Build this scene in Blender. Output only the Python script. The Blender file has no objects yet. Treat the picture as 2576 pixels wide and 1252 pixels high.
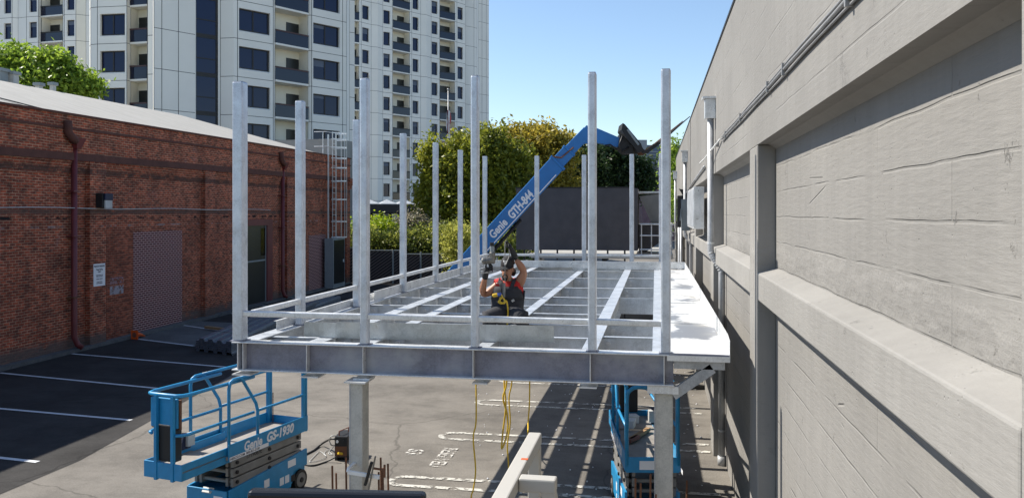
import bpy, math, random
import numpy as np
from mathutils import Vector, Matrix
R = math.radians
random.seed(7)
SC = bpy.context.scene
COL = SC.collection
# ---------------------------------------------------------------- camera, sky, sun, exposure
EYE = 4.1
F = 2040.0            # focal length in reference pixels (frame 2575 wide)
TH = math.atan(360.5 / F)
CT, ST = math.cos(TH), math.sin(TH)
cd = bpy.data.cameras.new('camera'); cam = bpy.data.objects.new('camera', cd); COL.objects.link(cam)
cam.location = (0, 0, EYE); cam.rotation_euler = (R(90), 0, TH)
cd.sensor_width = 36; cd.lens = 36 * F / 2575; cd.shift_y = -90 / 2575; cd.clip_end = 3000; cd.clip_start = .05
SC.camera = cam
SUNV = Vector((-.92, .19, 1)).normalized()
w = bpy.data.worlds.new('World'); SC.world = w; w.use_nodes = True
nt = w.node_tree; nt.nodes.clear()
sky = nt.nodes.new('ShaderNodeTexSky'); sky.sky_type = 'NISHITA'; sky.sun_disc = False
sky.sun_elevation = math.asin(SUNV.z); sky.sun_rotation = math.atan2(SUNV.x, SUNV.y) % (2 * math.pi)
sky.air_density = 1.0; sky.dust_density = 0.2; sky.ozone_density = 2.2
bg = nt.nodes.new('ShaderNodeBackground'); bg.inputs[1].default_value = .10
wo = nt.nodes.new('ShaderNodeOutputWorld'); nt.links.new(sky.outputs[0], bg.inputs[0]); nt.links.new(bg.outputs[0], wo.inputs[0])
sd = bpy.data.lights.new('sun', 'SUN'); sd.energy = 4.6; sd.angle = R(.5); sd.color = (1, .94, .84)
sun = bpy.data.objects.new('sun', sd); COL.objects.link(sun); sun.location = (-30, 10, 40)
sun.rotation_euler = SUNV.to_track_quat('Z', 'Y').to_euler()
SC.view_settings.view_transform = 'Standard'; SC.view_settings.look = 'None'
SC.view_settings.gamma = 1; SC.view_settings.exposure = 0.85
# ---------------------------------------------------------------- geometry helpers
def at(px, d, z=0.0):
    r = (px - 1287.5) / F * d
    return Vector((r * CT - d * ST, r * ST + d * CT, z))
def gnd(px, py, z=0.0):
    return at(px, F * (EYE - z) / (py - 536), z)
def zat(py, d): return EYE - (py - 536) * d / F
def onX(px, X, z=0.0):
    d = X * F / (CT * (px - 1648)); return Vector((X, (d + X * ST) / CT, z))
def onY(px, Y, z=0.0):
    t = (px - 1287.5) / F
    return Vector((Y * (t * CT - ST) / (t * ST + CT), Y, z))
def dep(p): return p[1] * CT - p[0] * ST
class B:
    def __init__(s): s.v = []; s.f = []
    def quad(s, *p):
        n = len(s.v); s.v += [tuple(q) for q in p]; s.f.append(tuple(range(n, n + len(p)))); return s
    def hexa(s, p):      # 4 bottom (ccw) + 4 top
        n = len(s.v); s.v += [tuple(q) for q in p]
        for q in ((3,2,1,0),(4,5,6,7),(0,1,5,4),(1,2,6,5),(2,3,7,6),(3,0,4,7)): s.f.append(tuple(n+i for i in q))
        return s
    def box(s, x0, x1, y0, y1, z0, z1):
        return s.hexa([(x0,y0,z0),(x1,y0,z0),(x1,y1,z0),(x0,y1,z0),(x0,y0,z1),(x1,y0,z1),(x1,y1,z1),(x0,y1,z1)])
    def bar(s, a, b, wd, ht, up=(0,0,1)):    # rectangular bar a->b
        a = Vector(a); b = Vector(b); t = (b-a).normalized(); up = Vector(up)
        if abs(t.dot(up)) > .98: up = Vector((0,1,0))
        sx = t.cross(up).normalized()*wd/2; sz = sx.normalized().cross(t)*ht/2
        return s.hexa([a-sx-sz,b-sx-sz,b+sx-sz,a+sx-sz,a-sx+sz,b-sx+sz,b+sx+sz,a+sx+sz])
    def tube(s, pts, r, n=8, cap=True):
        pts = [Vector(p) for p in pts]; m = len(pts); base = len(s.v)
        rr = r if isinstance(r, (list, tuple)) else [r]*m
        t0 = (pts[1]-pts[0]).normalized(); up = Vector((0,0,1)) if abs(t0.z) < .9 else Vector((1,0,0))
        sx = t0.cross(up).normalized()
        for i, p in enumerate(pts):
            if i == 0: t = t0
            elif i == m-1: t = (pts[-1]-pts[-2]).normalized()
            else: t = ((pts[i+1]-p).normalized()+(p-pts[i-1]).normalized()).normalized()
            sx = (sx - t*sx.dot(t)).normalized(); sy = t.cross(sx)
            for k in range(n):
                a = 2*math.pi*k/n; s.v.append(tuple(p + (sx*math.cos(a)+sy*math.sin(a))*rr[i]))
        for i in range(m-1):
            for k in range(n):
                a = base+i*n+k; b = base+i*n+(k+1)%n; s.f.append((a,b,b+n,a+n))
        if cap:
            s.f.append(tuple(base+k for k in reversed(range(n)))); s.f.append(tuple(base+(m-1)*n+k for k in range(n)))
        return s
    def prism(s, poly, off):     # polygon (list of 3d pts) extruded by vector
        off = Vector(off); n = len(s.v); m = len(poly); poly = [Vector(p) for p in poly]
        s.v += [tuple(p) for p in poly] + [tuple(p+off) for p in poly]
        s.f.append(tuple(n+i for i in reversed(range(m)))); s.f.append(tuple(n+m+i for i in range(m)))
        for i in range(m): j = (i+1)%m; s.f.append((n+i,n+j,n+m+j,n+m+i))
        return s
    def ball(s, c, r, nu=10, nv=6, sc=(1,1,1)):
        base = len(s.v)
        for j in range(nv+1):
            p = math.pi*j/nv
            for i in range(nu):
                a = 2*math.pi*i/nu
                s.v.append((c[0]+r*sc[0]*math.sin(p)*math.cos(a), c[1]+r*sc[1]*math.sin(p)*math.sin(a), c[2]+r*sc[2]*math.cos(p)))
        for j in range(nv):
            for i in range(nu):
                a = base+j*nu+i; b = base+j*nu+(i+1)%nu; s.f.append((a,b,b+nu,a+nu))
        return s
    def ibeam(s, a, b, dpt, fw, tf=.014, tw=.009):   # a,b = top centre line; horizontal beam
        a = Vector(a); b = Vector(b); dz = Vector((0,0,1))
        s.bar(a-dz*tf/2, b-dz*tf/2, fw, tf); s.bar(a-dz*(dpt-tf/2), b-dz*(dpt-tf/2), fw, tf)
        s.bar(a-dz*dpt/2, b-dz*dpt/2, tw, dpt-2*tf-.001); return s
    def obj(s, name, m, parent=None, world=True, smooth=False, bevel=0, mods=None):
        me = bpy.data.meshes.new(name)
        off = Vector(parent.location) if (parent is not None and world) else Vector((0,0,0))
        if parent is not None and world and parent.parent is not None: off = off + Vector(parent.parent.location)
        v = [(p[0]-off.x, p[1]-off.y, p[2]-off.z) for p in s.v]
        me.from_pydata(v, [], s.f); me.validate()
        return fin(me, name, m, parent, smooth, bevel)
def uvbox(me):
    if not me.polygons: return
    uvl = me.uv_layers.new(name='UVMap')
    nl = len(me.loops); co = np.zeros(len(me.vertices)*3); me.vertices.foreach_get('co', co); co = co.reshape(-1,3)
    li = np.zeros(nl, dtype=np.int64); me.loops.foreach_get('vertex_index', li)
    nr = np.zeros(len(me.polygons)*3); me.polygons.foreach_get('normal', nr); nr = nr.reshape(-1,3)
    lt = np.zeros(len(me.polygons), dtype=np.int64); me.polygons.foreach_get('loop_total', lt)
    pi = np.repeat(np.arange(len(me.polygons)), lt); n = nr[pi]; c = co[li]; a = np.abs(n)
    h = np.sqrt(n[:,0]**2+n[:,1]**2)+1e-9
    uside = (c[:,0]*-n[:,1]+c[:,1]*n[:,0])/h
    top = a[:,2] > .8
    u = np.where(top, c[:,0], uside); v = np.where(top, c[:,1], c[:,2])
    uvl.data.foreach_set('uv', np.stack([u,v],1).ravel())
def fin(me, name, m, parent=None, smooth=False, bevel=0):
    me.update(); uvbox(me)
    me.materials.append(m)
    if smooth: me.polygons.foreach_set('use_smooth', [True]*len(me.polygons))
    o = bpy.data.objects.new(name, me); COL.objects.link(o)
    if parent is not None: o.parent = parent
    if bevel:
        bm = o.modifiers.new('bevel','BEVEL'); bm.width = bevel; bm.segments = 2; bm.limit_method = 'ANGLE'; bm.angle_limit = R(40)
    return o
def tag(o, label=None, cat=None, group=None, kind=None):
    if label: o['label'] = label
    if cat: o['category'] = cat
    if group: o['group'] = group
    if kind: o['kind'] = kind
    return o
def thing(name, label, cat, loc=(0,0,0), rz=0, group=None):
    e = bpy.data.objects.new(name, None); COL.objects.link(e); e.location = loc; e.rotation_euler = (0,0,rz); e.empty_display_size = .2
    return tag(e, label, cat, group)
def kids(o): return [c for c in bpy.data.objects if c.parent == o]
def dup(o, loc=None, rz=None, label=None, group=None, parent=None):
    c = o.copy(); COL.objects.link(c)
    if parent is not None: c.parent = parent
    if loc is not None: c.location = loc
    if rz is not None: c.rotation_euler = (0,0,rz)
    if label: c['label'] = label
    if group: c['group'] = group
    for k in kids(o): dup(k, parent=c)
    return c
def text(body, name, m, size, mat4, parent=None, align='LEFT', ext=.002, shear=0, bold=0, world=True, sx=1):
    cu = bpy.data.curves.new(name, 'FONT'); cu.body = body; cu.size = size; cu.extrude = ext; cu.shear = shear; cu.offset = bold
    cu.align_x = align; cu.resolution_u = 3
    ob = bpy.data.objects.new('tmp', cu); COL.objects.link(ob); bpy.context.view_layer.update()
    me = bpy.data.meshes.new_from_object(ob.evaluated_get(bpy.context.evaluated_depsgraph_get()))
    bpy.data.objects.remove(ob); bpy.data.curves.remove(cu)
    me.name = name
    off = Matrix.Translation(-Vector(parent.location)) if (parent is not None and world) else Matrix()
    me.transform(off @ mat4 @ Matrix.Diagonal((sx,1,1,1)))
    me.materials.clear()
    return fin(me, name, m, parent)
def frame(o, xd, yd):    # matrix from origin, x dir, y dir
    x = Vector(xd).normalized(); y = Vector(yd).normalized(); z = x.cross(y)
    return Matrix(((x.x,y.x,z.x,o[0]),(x.y,y.y,z.y,o[1]),(x.z,y.z,z.z,o[2]),(0,0,0,1)))
# ---------------------------------------------------------------- materials
def newmat(name):
    m = bpy.data.materials.new(name); m.use_nodes = True; n = m.node_tree; n.nodes.clear()
    o = n.nodes.new('ShaderNodeOutputMaterial'); p = n.nodes.new('ShaderNodeBsdfPrincipled'); n.links.new(p.outputs[0], o.inputs[0])
    return m, n, p
def N(n, t, **k):
    x = n.nodes.new(t)
    for a, b in k.items(): setattr(x, a, b)
    return x
def coord(n, kind='Object', scale=None):
    tc = N(n,'ShaderNodeTexCoord'); out = tc.outputs[kind]
    if scale:
        mp = N(n,'ShaderNodeMapping'); mp.inputs['Scale'].default_value = scale; n.links.new(out, mp.inputs[0]); out = mp.outputs[0]
    return out
def noise(n, vec, sc, det=4, rough=.6):
    x = N(n,'ShaderNodeTexNoise'); x.inputs['Scale'].default_value = sc; x.inputs['Detail'].default_value = det; x.inputs['Roughness'].default_value = rough
    n.links.new(vec, x.inputs['Vector']); return x.outputs['Fac']
def ramp(n, fac, stops):
    r = N(n,'ShaderNodeValToRGB'); e = r.color_ramp.elements
    while len(e) < len(stops): e.new(.5)
    for i,(p,c) in enumerate(stops):
        e[i].position = p; e[i].color = (c,c,c,1) if isinstance(c,(int,float)) else (*c,1)
    n.links.new(fac, r.inputs[0]); return r.outputs[0]
def mix(n, fac, a, b, mode='MIX'):
    x = N(n,'ShaderNodeMix', data_type='RGBA', blend_type=mode)
    for s_, val in ((0,fac),(6,a),(7,b)):
        if isinstance(val,(int,float)): x.inputs[s_].default_value = val
        elif isinstance(val,tuple): x.inputs[s_].default_value = (*val,1) if len(val)==3 else val
        else: n.links.new(val, x.inputs[s_])
    return x.outputs[2]
def bump(n, p, h, st, dist=.02, prev=None):
    b = N(n,'ShaderNodeBump'); b.inputs['Strength'].default_value = st; b.inputs['Distance'].default_value = dist
    n.links.new(h, b.inputs['Height'])
    if prev is not None: n.links.new(prev, b.inputs['Normal'])
    n.links.new(b.outputs[0], p.inputs['Normal']); return b.outputs[0]
def mul(n, a, b, op='MULTIPLY'):
    x = N(n,'ShaderNodeMath', operation=op)
    for i, v in enumerate((a,b)):
        if isinstance(v,(int,float)): x.inputs[i].default_value = v
        else: n.links.new(v, x.inputs[i])
    return x.outputs[0]
def plain(name, c, rough=.6, metal=0, var=.15, sc=3, bmp=0, bsc=40, dark=None, spec=.5):
    m, n, p = newmat(name); v = coord(n)
    c2 = dark or tuple(x*(1-var*2) for x in c)
    col = ramp(n, noise(n, v, sc, 6), [(.3,c2),(.65,c)])
    n.links.new(col, p.inputs['Base Color']); p.inputs['Roughness'].default_value = rough; p.inputs['Metallic'].default_value = metal
    p.inputs['Specular IOR Level'].default_value = spec
    if bmp: bump(n, p, noise(n, v, bsc, 4), bmp)
    return m
def m_brick(name, c1, c2, mortar, stain=True, band=True, msz=.011):
    m, n, p = newmat(name); uv = coord(n, 'UV'); ob = coord(n)
    # wobble
    wob = N(n,'ShaderNodeVectorMath', operation='MULTIPLY_ADD'); nz = N(n,'ShaderNodeTexNoise'); nz.inputs['Scale'].default_value = 2.2
    n.links.new(uv, nz.inputs['Vector']); n.links.new(nz.outputs['Color'], wob.inputs[0]); wob.inputs[1].default_value = (.03,.03,0); n.links.new(uv, wob.inputs[2])
    b = N(n,'ShaderNodeTexBrick'); n.links.new(wob.outputs[0], b.inputs['Vector'])
    b.inputs['Scale'].default_value = 1; b.inputs['Brick Width'].default_value = .215; b.inputs['Row Height'].default_value = .075
    b.inputs['Mortar Size'].default_value = msz; b.inputs['Mortar Smooth'].default_value = .2; b.inputs['Bias'].default_value = -.1
    b.inputs['Color1'].default_value = (*c1,1); b.inputs['Color2'].default_value = (*c2,1); b.inputs['Mortar'].default_value = (*mortar,1)
    col = b.outputs['Color']
    if stain:
        var = ramp(n, noise(n, ob, 1.3, 8, .7), [(.33,.38),(.5,.85),(.68,1.25)])
        col = mix(n, .85, col, var, 'MULTIPLY')
        bv = N(n,'ShaderNodeTexNoise'); bv.inputs['Scale'].default_value = 1; n.links.new(coord(n,'UV',(4.6,13.3,1)), bv.inputs['Vector'])
        col = mix(n, .8, col, ramp(n, bv.outputs['Fac'], [(.36,.45),(.5,1.0),(.64,1.3)]), 'MULTIPLY')
        wash = ramp(n, noise(n, ob, .9, 8, .75), [(.60,0),(.72,.55)])
        col = mix(n, wash, col, (.26,.17,.17))
        pale = ramp(n, noise(n, ob, 2.7, 10, .8), [(.66,0),(.74,.6)])
        col = mix(n, pale, col, (.30,.27,.28))
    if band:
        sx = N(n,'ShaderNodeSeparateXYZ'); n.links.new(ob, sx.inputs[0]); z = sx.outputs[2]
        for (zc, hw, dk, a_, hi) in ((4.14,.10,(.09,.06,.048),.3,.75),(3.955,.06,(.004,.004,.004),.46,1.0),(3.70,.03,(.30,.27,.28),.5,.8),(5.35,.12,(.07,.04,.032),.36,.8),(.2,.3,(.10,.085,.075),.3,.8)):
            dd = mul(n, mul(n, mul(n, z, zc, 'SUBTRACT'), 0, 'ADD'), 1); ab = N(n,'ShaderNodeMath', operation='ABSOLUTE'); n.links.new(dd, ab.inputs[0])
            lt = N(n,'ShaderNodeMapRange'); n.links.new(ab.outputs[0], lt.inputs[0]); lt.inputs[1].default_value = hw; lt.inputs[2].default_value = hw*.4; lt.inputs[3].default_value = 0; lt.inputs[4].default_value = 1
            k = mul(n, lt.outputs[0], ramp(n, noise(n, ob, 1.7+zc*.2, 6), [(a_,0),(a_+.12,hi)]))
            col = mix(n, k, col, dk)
    n.links.new(col, p.inputs['Base Color']); p.inputs['Roughness'].default_value = .9
    inv = mul(n, 1, b.outputs['Fac'], 'SUBTRACT'); h = mul(n, inv, mul(n, noise(n, ob, 30, 3), .5), 'ADD')
    bump(n, p, h, .8, .01); return m
def m_concrete(name, c, rowh=.24, board=.9, dk=None, bs=.6, lines=1.0):
    m, n, p = newmat(name); uv = coord(n,'UV'); ob = coord(n)
    wob = N(n,'ShaderNodeVectorMath', operation='MULTIPLY_ADD'); nz = N(n,'ShaderNodeTexNoise'); nz.inputs['Scale'].default_value = 1.5
    n.links.new(uv, nz.inputs['Vector']); n.links.new(nz.outputs['Color'], wob.inputs[0]); wob.inputs[1].default_value = (.0,.035,0); n.links.new(uv, wob.inputs[2])
    b = N(n,'ShaderNodeTexBrick'); n.links.new(wob.outputs[0], b.inputs['Vector']); b.inputs['Scale'].default_value = 1
    b.inputs['Brick Width'].default_value = 2.9; b.inputs['Row Height'].default_value = rowh; b.inputs['Mortar Size'].default_value = .009; b.inputs['Mortar Smooth'].default_value = .6
    b.inputs['Color1'].default_value = (1,1,1,1); b.inputs['Color2'].default_value = (.93,.93,.93,1); b.inputs['Mortar'].default_value = (.86,.86,.86,1); b.offset = .37
    tone = ramp(n, noise(n, ob, .8, 6), [(.3,tuple(x*.86 for x in c)),(.7,c)])
    col = mix(n, .5*lines, tone, b.outputs['Color'], 'MULTIPLY')
    stk = ramp(n, noise(n, coord(n,'Object',(5,5,.5)), 1.5, 6, .7), [(.38,.92),(.6,1.0)]); col = mix(n, .8, col, stk, 'MULTIPLY')
    ptc = ramp(n, noise(n, ob, .35, 5, .6), [(.45,.94),(.55,1.03)]); col = mix(n, .8, col, ptc, 'MULTIPLY')
    brk = ramp(n, noise(n, ob, 1.4, 3), [(.4,0),(.6,1)])
    pit = N(n,'ShaderNodeTexVoronoi'); pit.inputs['Scale'].default_value = 22; n.links.new(ob, pit.inputs['Vector'])
    pits = ramp(n, pit.outputs['Distance'], [(.04,0),(.14,1)])
    pm = ramp(n, noise(n, ob, 2.1, 3), [(.5,0),(.62,1)])
    h = mul(n, mul(n, b.outputs['Fac'], brk), -.8*lines)
    h = mul(n, h, mul(n, mul(n, mul(n,1,pits,'SUBTRACT'), pm), -.8), 'ADD')
    h = mul(n, h, mul(n, noise(n, coord(n,'Object',(1,1,7)), 5, 6, .65), .55), 'ADD')
    crk = N(n,'ShaderNodeTexVoronoi', feature='DISTANCE_TO_EDGE'); crk.inputs['Scale'].default_value = 1.1; n.links.new(coord(n,'Object',(1,.35,2.3)), crk.inputs['Vector'])
    ck = mul(n, ramp(n, crk.outputs['Distance'], [(0,1),(.012,0)]), ramp(n, noise(n, ob, 1.1, 3), [(.64,0),(.68,1)]))
    h = mul(n, h, mul(n, ck, -1.0), 'ADD')
    sp = N(n,'ShaderNodeSeparateXYZ'); n.links.new(ob, sp.inputs[0])
    zz = mul(n, sp.outputs[2], mul(n, noise(n, ob, 2.3, 5, .7), .35), 'ADD'); dd = N(n,'ShaderNodeMath', operation='ABSOLUTE'); n.links.new(mul(n, zz, 3.86, 'SUBTRACT'), dd.inputs[0])
    rg_ = N(n,'ShaderNodeMapRange'); n.links.new(dd.outputs[0], rg_.inputs[0]); rg_.inputs[1].default_value = .10; rg_.inputs[2].default_value = .03; rg_.inputs[3].default_value = 0; rg_.inputs[4].default_value = 1
    chip = N(n,'ShaderNodeTexVoronoi', feature='SMOOTH_F1'); chip.inputs['Scale'].default_value = 9; n.links.new(coord(n,'Object',(1,.5,1.6)), chip.inputs['Vector'])
    h = mul(n, h, mul(n, rg_.outputs[0], mul(n, mul(n, noise(n, ob, 14, 8, .8), chip.outputs['Distance'], 'ADD'), .75)), 'ADD')
    fl = ramp(n, noise(n, ob, 3.1, 10, .8), [(.62,0),(.66,1)]); h = mul(n, h, mul(n, fl, -.5), 'ADD')
    n.links.new(col, p.inputs['Base Color']); p.inputs['Roughness'].default_value = .75; p.inputs['Specular IOR Level'].default_value = .35
    bump(n, p, h, bs, .012); return m
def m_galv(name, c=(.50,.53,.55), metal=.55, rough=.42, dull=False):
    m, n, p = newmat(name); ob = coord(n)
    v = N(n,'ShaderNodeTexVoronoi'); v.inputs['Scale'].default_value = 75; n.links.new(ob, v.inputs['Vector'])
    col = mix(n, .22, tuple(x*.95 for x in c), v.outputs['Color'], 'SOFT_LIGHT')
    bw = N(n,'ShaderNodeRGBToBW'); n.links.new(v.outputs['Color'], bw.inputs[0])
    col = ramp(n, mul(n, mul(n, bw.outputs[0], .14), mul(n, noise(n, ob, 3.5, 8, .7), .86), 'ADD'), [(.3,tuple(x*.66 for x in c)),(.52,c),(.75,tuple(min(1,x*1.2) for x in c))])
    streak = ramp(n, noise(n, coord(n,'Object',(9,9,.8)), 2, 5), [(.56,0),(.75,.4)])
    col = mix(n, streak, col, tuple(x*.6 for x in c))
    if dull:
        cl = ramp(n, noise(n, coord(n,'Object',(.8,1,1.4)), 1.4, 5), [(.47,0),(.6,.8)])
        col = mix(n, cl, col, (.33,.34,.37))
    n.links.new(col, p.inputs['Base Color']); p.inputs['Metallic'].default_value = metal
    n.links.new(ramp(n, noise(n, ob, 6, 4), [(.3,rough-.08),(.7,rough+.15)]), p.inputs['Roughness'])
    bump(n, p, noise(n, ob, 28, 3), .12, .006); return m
def m_wing():
    m, n, p = newmat('wing_sheet_metal'); ob = coord(n)
    pat = ramp(n, noise(n, coord(n,'Object',(.9,.55,1)), 1.5, 5, .55), [(.56,0),(.60,1)])
    col = mix(n, pat, (.66,.66,.65), (.24,.25,.27)); warm = ramp(n, noise(n, ob, 1.1, 3), [(.5,0),(.7,.4)]); col = mix(n, warm, col, (.72,.66,.54))
    n.links.new(col, p.inputs['Base Color']); p.inputs['Metallic'].default_value = .25; p.inputs['Roughness'].default_value = .38
    bump(n, p, noise(n, ob, 5, 3), .1, .01); return m
def m_leaf(name, cols, sc=1.2):
    m, n, p = newmat(name); ob = coord(n)
    v = N(n,'ShaderNodeTexVoronoi'); v.inputs['Scale'].default_value = 7; n.links.new(ob, v.inputs['Vector'])
    bw = N(n,'ShaderNodeRGBToBW'); n.links.new(v.outputs['Color'], bw.inputs[0])
    f = mul(n, mul(n, noise(n, ob, sc, 4), .55), mul(n, bw.outputs[0], .45), 'ADD')
    k = len(cols); col = ramp(n, f, [(.3+.4*i/(k-1), c) for i, c in enumerate(cols)])
    n.links.new(col, p.inputs['Base Color']); p.inputs['Roughness'].default_value = .45; p.inputs['Specular IOR Level'].default_value = .35
    tr = N(n,'ShaderNodeBsdfTranslucent'); n.links.new(col, tr.inputs[0])
    ms = N(n,'ShaderNodeMixShader'); ms.inputs[0].default_value = .5
    out = [x for x in n.nodes if x.type == 'OUTPUT_MATERIAL'][0]
    n.links.new(p.outputs[0], ms.inputs[1]); n.links.new(tr.outputs[0], ms.inputs[2]); n.links.new(ms.outputs[0], out.inputs[0])
    return m
def m_glass(name, c=(.008,.012,.025), rough=.04, spec=.8):
    m, n, p = newmat(name); p.inputs['Base Color'].default_value = (*c,1); p.inputs['Roughness'].default_value = rough; p.inputs['Specular IOR Level'].default_value = spec
    bump(n, p, noise(n, coord(n), .7, 2), .06, .05); return m
def m_asphalt(name, c1, c2, crack=.6, oil=True):
    m, n, p = newmat(name); ob = coord(n)
    base = ramp(n, noise(n, ob, .45, 10, .75), [(.36,tuple(x*.85 for x in c1)),(.5,tuple((x+y)/2 for x,y in zip(c1,c2))),(.66,tuple(x*1.08 for x in c2))])
    fine = ramp(n, noise(n, ob, 45, 4, .8), [(.3,.62),(.7,1.3)])
    col = mix(n, .8, base, fine, 'MULTIPLY')
    st = ramp(n, noise(n, coord(n,'Object',(1,3,1)), .9, 8, .75), [(.52,0),(.7,.5)]); col = mix(n, st, col, tuple(x*.62 for x in c1))
    lt = ramp(n, noise(n, coord(n,'Object',(1,2,1)), 1.7, 10, .8), [(.6,0),(.75,.5)]); col = mix(n, lt, col, tuple(min(1,x*1.45) for x in c2))
    cv = N(n,'ShaderNodeTexVoronoi', feature='DISTANCE_TO_EDGE'); cv.inputs['Scale'].default_value = .16
    wv = N(n,'ShaderNodeVectorMath', operation='MULTIPLY_ADD'); nz = N(n,'ShaderNodeTexNoise'); nz.inputs['Scale'].default_value = 1.3; nz.inputs['Detail'].default_value = 6
    n.links.new(ob, nz.inputs['Vector']); n.links.new(nz.outputs['Color'], wv.inputs[0]); wv.inputs[1].default_value = (.7,.7,0); n.links.new(ob, wv.inputs[2]); n.links.new(wv.outputs[0], cv.inputs['Vector'])
    ck = mul(n, ramp(n, cv.outputs['Distance'], [(0,1),(.0028,0)]), crack); col = mix(n, ck, col, tuple(x*.4 for x in c1))
    n.links.new(col, p.inputs['Base Color']); p.inputs['Roughness'].default_value = .92; p.inputs['Specular IOR Level'].default_value = .25
    bump(n, p, noise(n, ob, 60, 3), .4, .01); return m
def m_worn(name, c, under=None, thr=.45):
    """worn road paint: alpha-holes where paint is gone"""
    m, n, p = newmat(name); ob = coord(n)
    a = ramp(n, noise(n, ob, 6, 8, .75), [(thr-.05,0),(thr+.02,1)])
    n.links.new(a, p.inputs['Alpha']); p.inputs['Base Color'].default_value = (*c,1); p.inputs['Roughness'].default_value = .8; return m
M = {}
M['asphalt'] = m_asphalt('asphalt_old', (.134,.123,.109), (.198,.182,.160))
M['seal'] = m_asphalt('asphalt_sealed_shaded', (.020,.019,.019), (.045,.043,.042), .8)
M['slab'] = m_asphalt('concrete_slab', (.10,.10,.10), (.15,.15,.145))
M['paint'] = m_worn('line_paint_worn', (.50,.485,.44), thr=.495); M['paintw'] = m_worn('line_paint', (.55,.56,.58), thr=.38); M['paintf'] = m_worn('faded_letters', (.55,.53,.49), thr=.5)
M['wall'] = m_concrete('painted_concrete', (.250,.240,.224), bs=.75); M['sill'] = m_concrete('painted_sill', (.275,.265,.248), bs=.6, lines=0); M['wall2'] = m_concrete('painted_concrete_upper', (.245,.236,.221), .33, bs=.5)
M['brick'] = m_brick('old_brick', (.43,.086,.036), (.17,.040,.022), (.47,.28,.175), msz=.009)
M['brickp'] = m_brick('infill_brick', (.13,.032,.030), (.085,.024,.025), (.55,.36,.33), stain=False, band=False, msz=.012)
M['brickd'] = m_brick('infill_brick_bare', (.36,.078,.034), (.18,.044,.022), (.32,.15,.09), band=False)
M['coping'] = plain('coping_brick', (.12,.045,.032), .9, sc=4, bmp=.6)
def m_roof():
    m, n, p = newmat('roof_membrane'); ob = coord(n)
    a = noise(n, coord(n,'Object',(.5,2.2,1)), 1.2, 7, .7); col = ramp(n, a, [(.3,(.30,.29,.265)),(.7,(.385,.37,.34))])
    st = ramp(n, noise(n, coord(n,'Object',(.3,6,1)), 1, 5), [(.6,0),(.75,.35)]); col = mix(n, st, col, (.27,.235,.19))
    n.links.new(col, p.inputs['Base Color']); p.inputs['Roughness'].default_value = .85
    wv = N(n,'ShaderNodeTexWave'); wv.bands_direction = 'Y'; wv.inputs['Scale'].default_value = .55; wv.inputs['Distortion'].default_value = .6; n.links.new(ob, wv.inputs[0])
    bump(n, p, mul(n, ramp(n, wv.outputs['Fac'], [(.93,0),(.98,1)]), mul(n, noise(n, ob, 7, 4), .5), 'ADD'), .5, .02); return m
M['roof'] = m_roof()
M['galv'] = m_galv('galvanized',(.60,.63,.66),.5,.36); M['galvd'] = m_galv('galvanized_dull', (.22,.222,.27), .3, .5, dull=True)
M['deckst'] = m_galv('deck_steel', (.16,.18,.22), .5, .4); M['conduit'] = plain('conduit_grey', (.30,.30,.30), .45, .2)
M['galvf'] = m_galv('galvanized_bright_sheet', (.46,.48,.49), .7, .34)
M['galvpost'] = m_galv('galvanized_tube', (.58,.62,.68), .5, .36); M['galvs'] = m_galv('galvanized_sheet', (.70,.71,.71), .4, .33); M['galvw'] = m_wing(); M['galvp'] = m_galv('galvanized_paintedgrey', (.42,.43,.44), .3, .5)
M['colm'] = m_galv('column_steel', (.50,.485,.44), .15, .55)
M['white'] = plain('tower_panel', (.84,.84,.79), .65, var=.04, sc=.25); M['whitew'] = plain('tower_panel_warm', (.82,.79,.68), .65, var=.04, sc=.3)
M['joint'] = plain('panel_joint', (.06,.065,.07), .8); M['dark'] = plain('dark_frame', (.012,.012,.015), .5)
M['rail'] = plain('balcony_rail', (.07,.028,.03), .5); M['glass'] = m_glass('window_glass', (.003,.010,.050), .04, .36); M['glassb'] = m_glass('balcony_glass', (.008,.013,.034), .05, .45)
M['glassi'] = m_glass('door_glass', (.004,.005,.006), .1, .3)
M['blue'] = plain('lift_blue', (.018,.25,.50), .38, var=.1, sc=5, spec=.5, bmp=.05); M['bluet'] = plain('boom_blue', (.010,.165,.46), .3, var=.08, sc=2)
M['black'] = plain('black_rubber', (.012,.012,.013), .55, sc=6); M['grey'] = plain('scissor_grey', (.22,.215,.205), .5, sc=4); M['lgrey'] = plain('light_grey', (.5,.5,.48), .5)
M['wht'] = plain('white_paint', (.75,.75,.73), .45, var=.05); M['rust'] = plain('rusty_steel', (.16,.07,.035), .85, sc=9, bmp=.4); M['red'] = plain('downspout_red', (.16,.028,.03), .5, sc=2)
M['orange'] = plain('cone_orange', (.75,.11,.015), .5, var=.04); M['wood'] = plain('lumber', (.36,.22,.11), .8, sc=6); M['yel'] = plain('yellow_cord', (.65,.42,.02), .4, var=.05)
M['cream'] = plain('beige_paint', (.44,.42,.375), .4, var=.03, sc=2); M['screen'] = plain('dark_plywood', (.10,.093,.095), .75, var=.12, sc=2, bmp=.5, bsc=5)
M['decal'] = plain('decal_white', (.78,.78,.8), .4, var=.02); M['ink'] = plain('ink', (.015,.018,.05), .6); M['trunk'] = plain('bark', (.06,.045,.032), .9, sc=8, bmp=.6)
M['skin'] = plain('skin', (.36,.165,.095), .5, var=.06, sc=6); M['redsh'] = plain('red_shirt', (.50,.018,.015), .8, var=.08); M['cloth'] = plain('bib_cloth', (.028,.029,.036), .85, var=.12, sc=9, bmp=.3, bsc=20)
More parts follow.
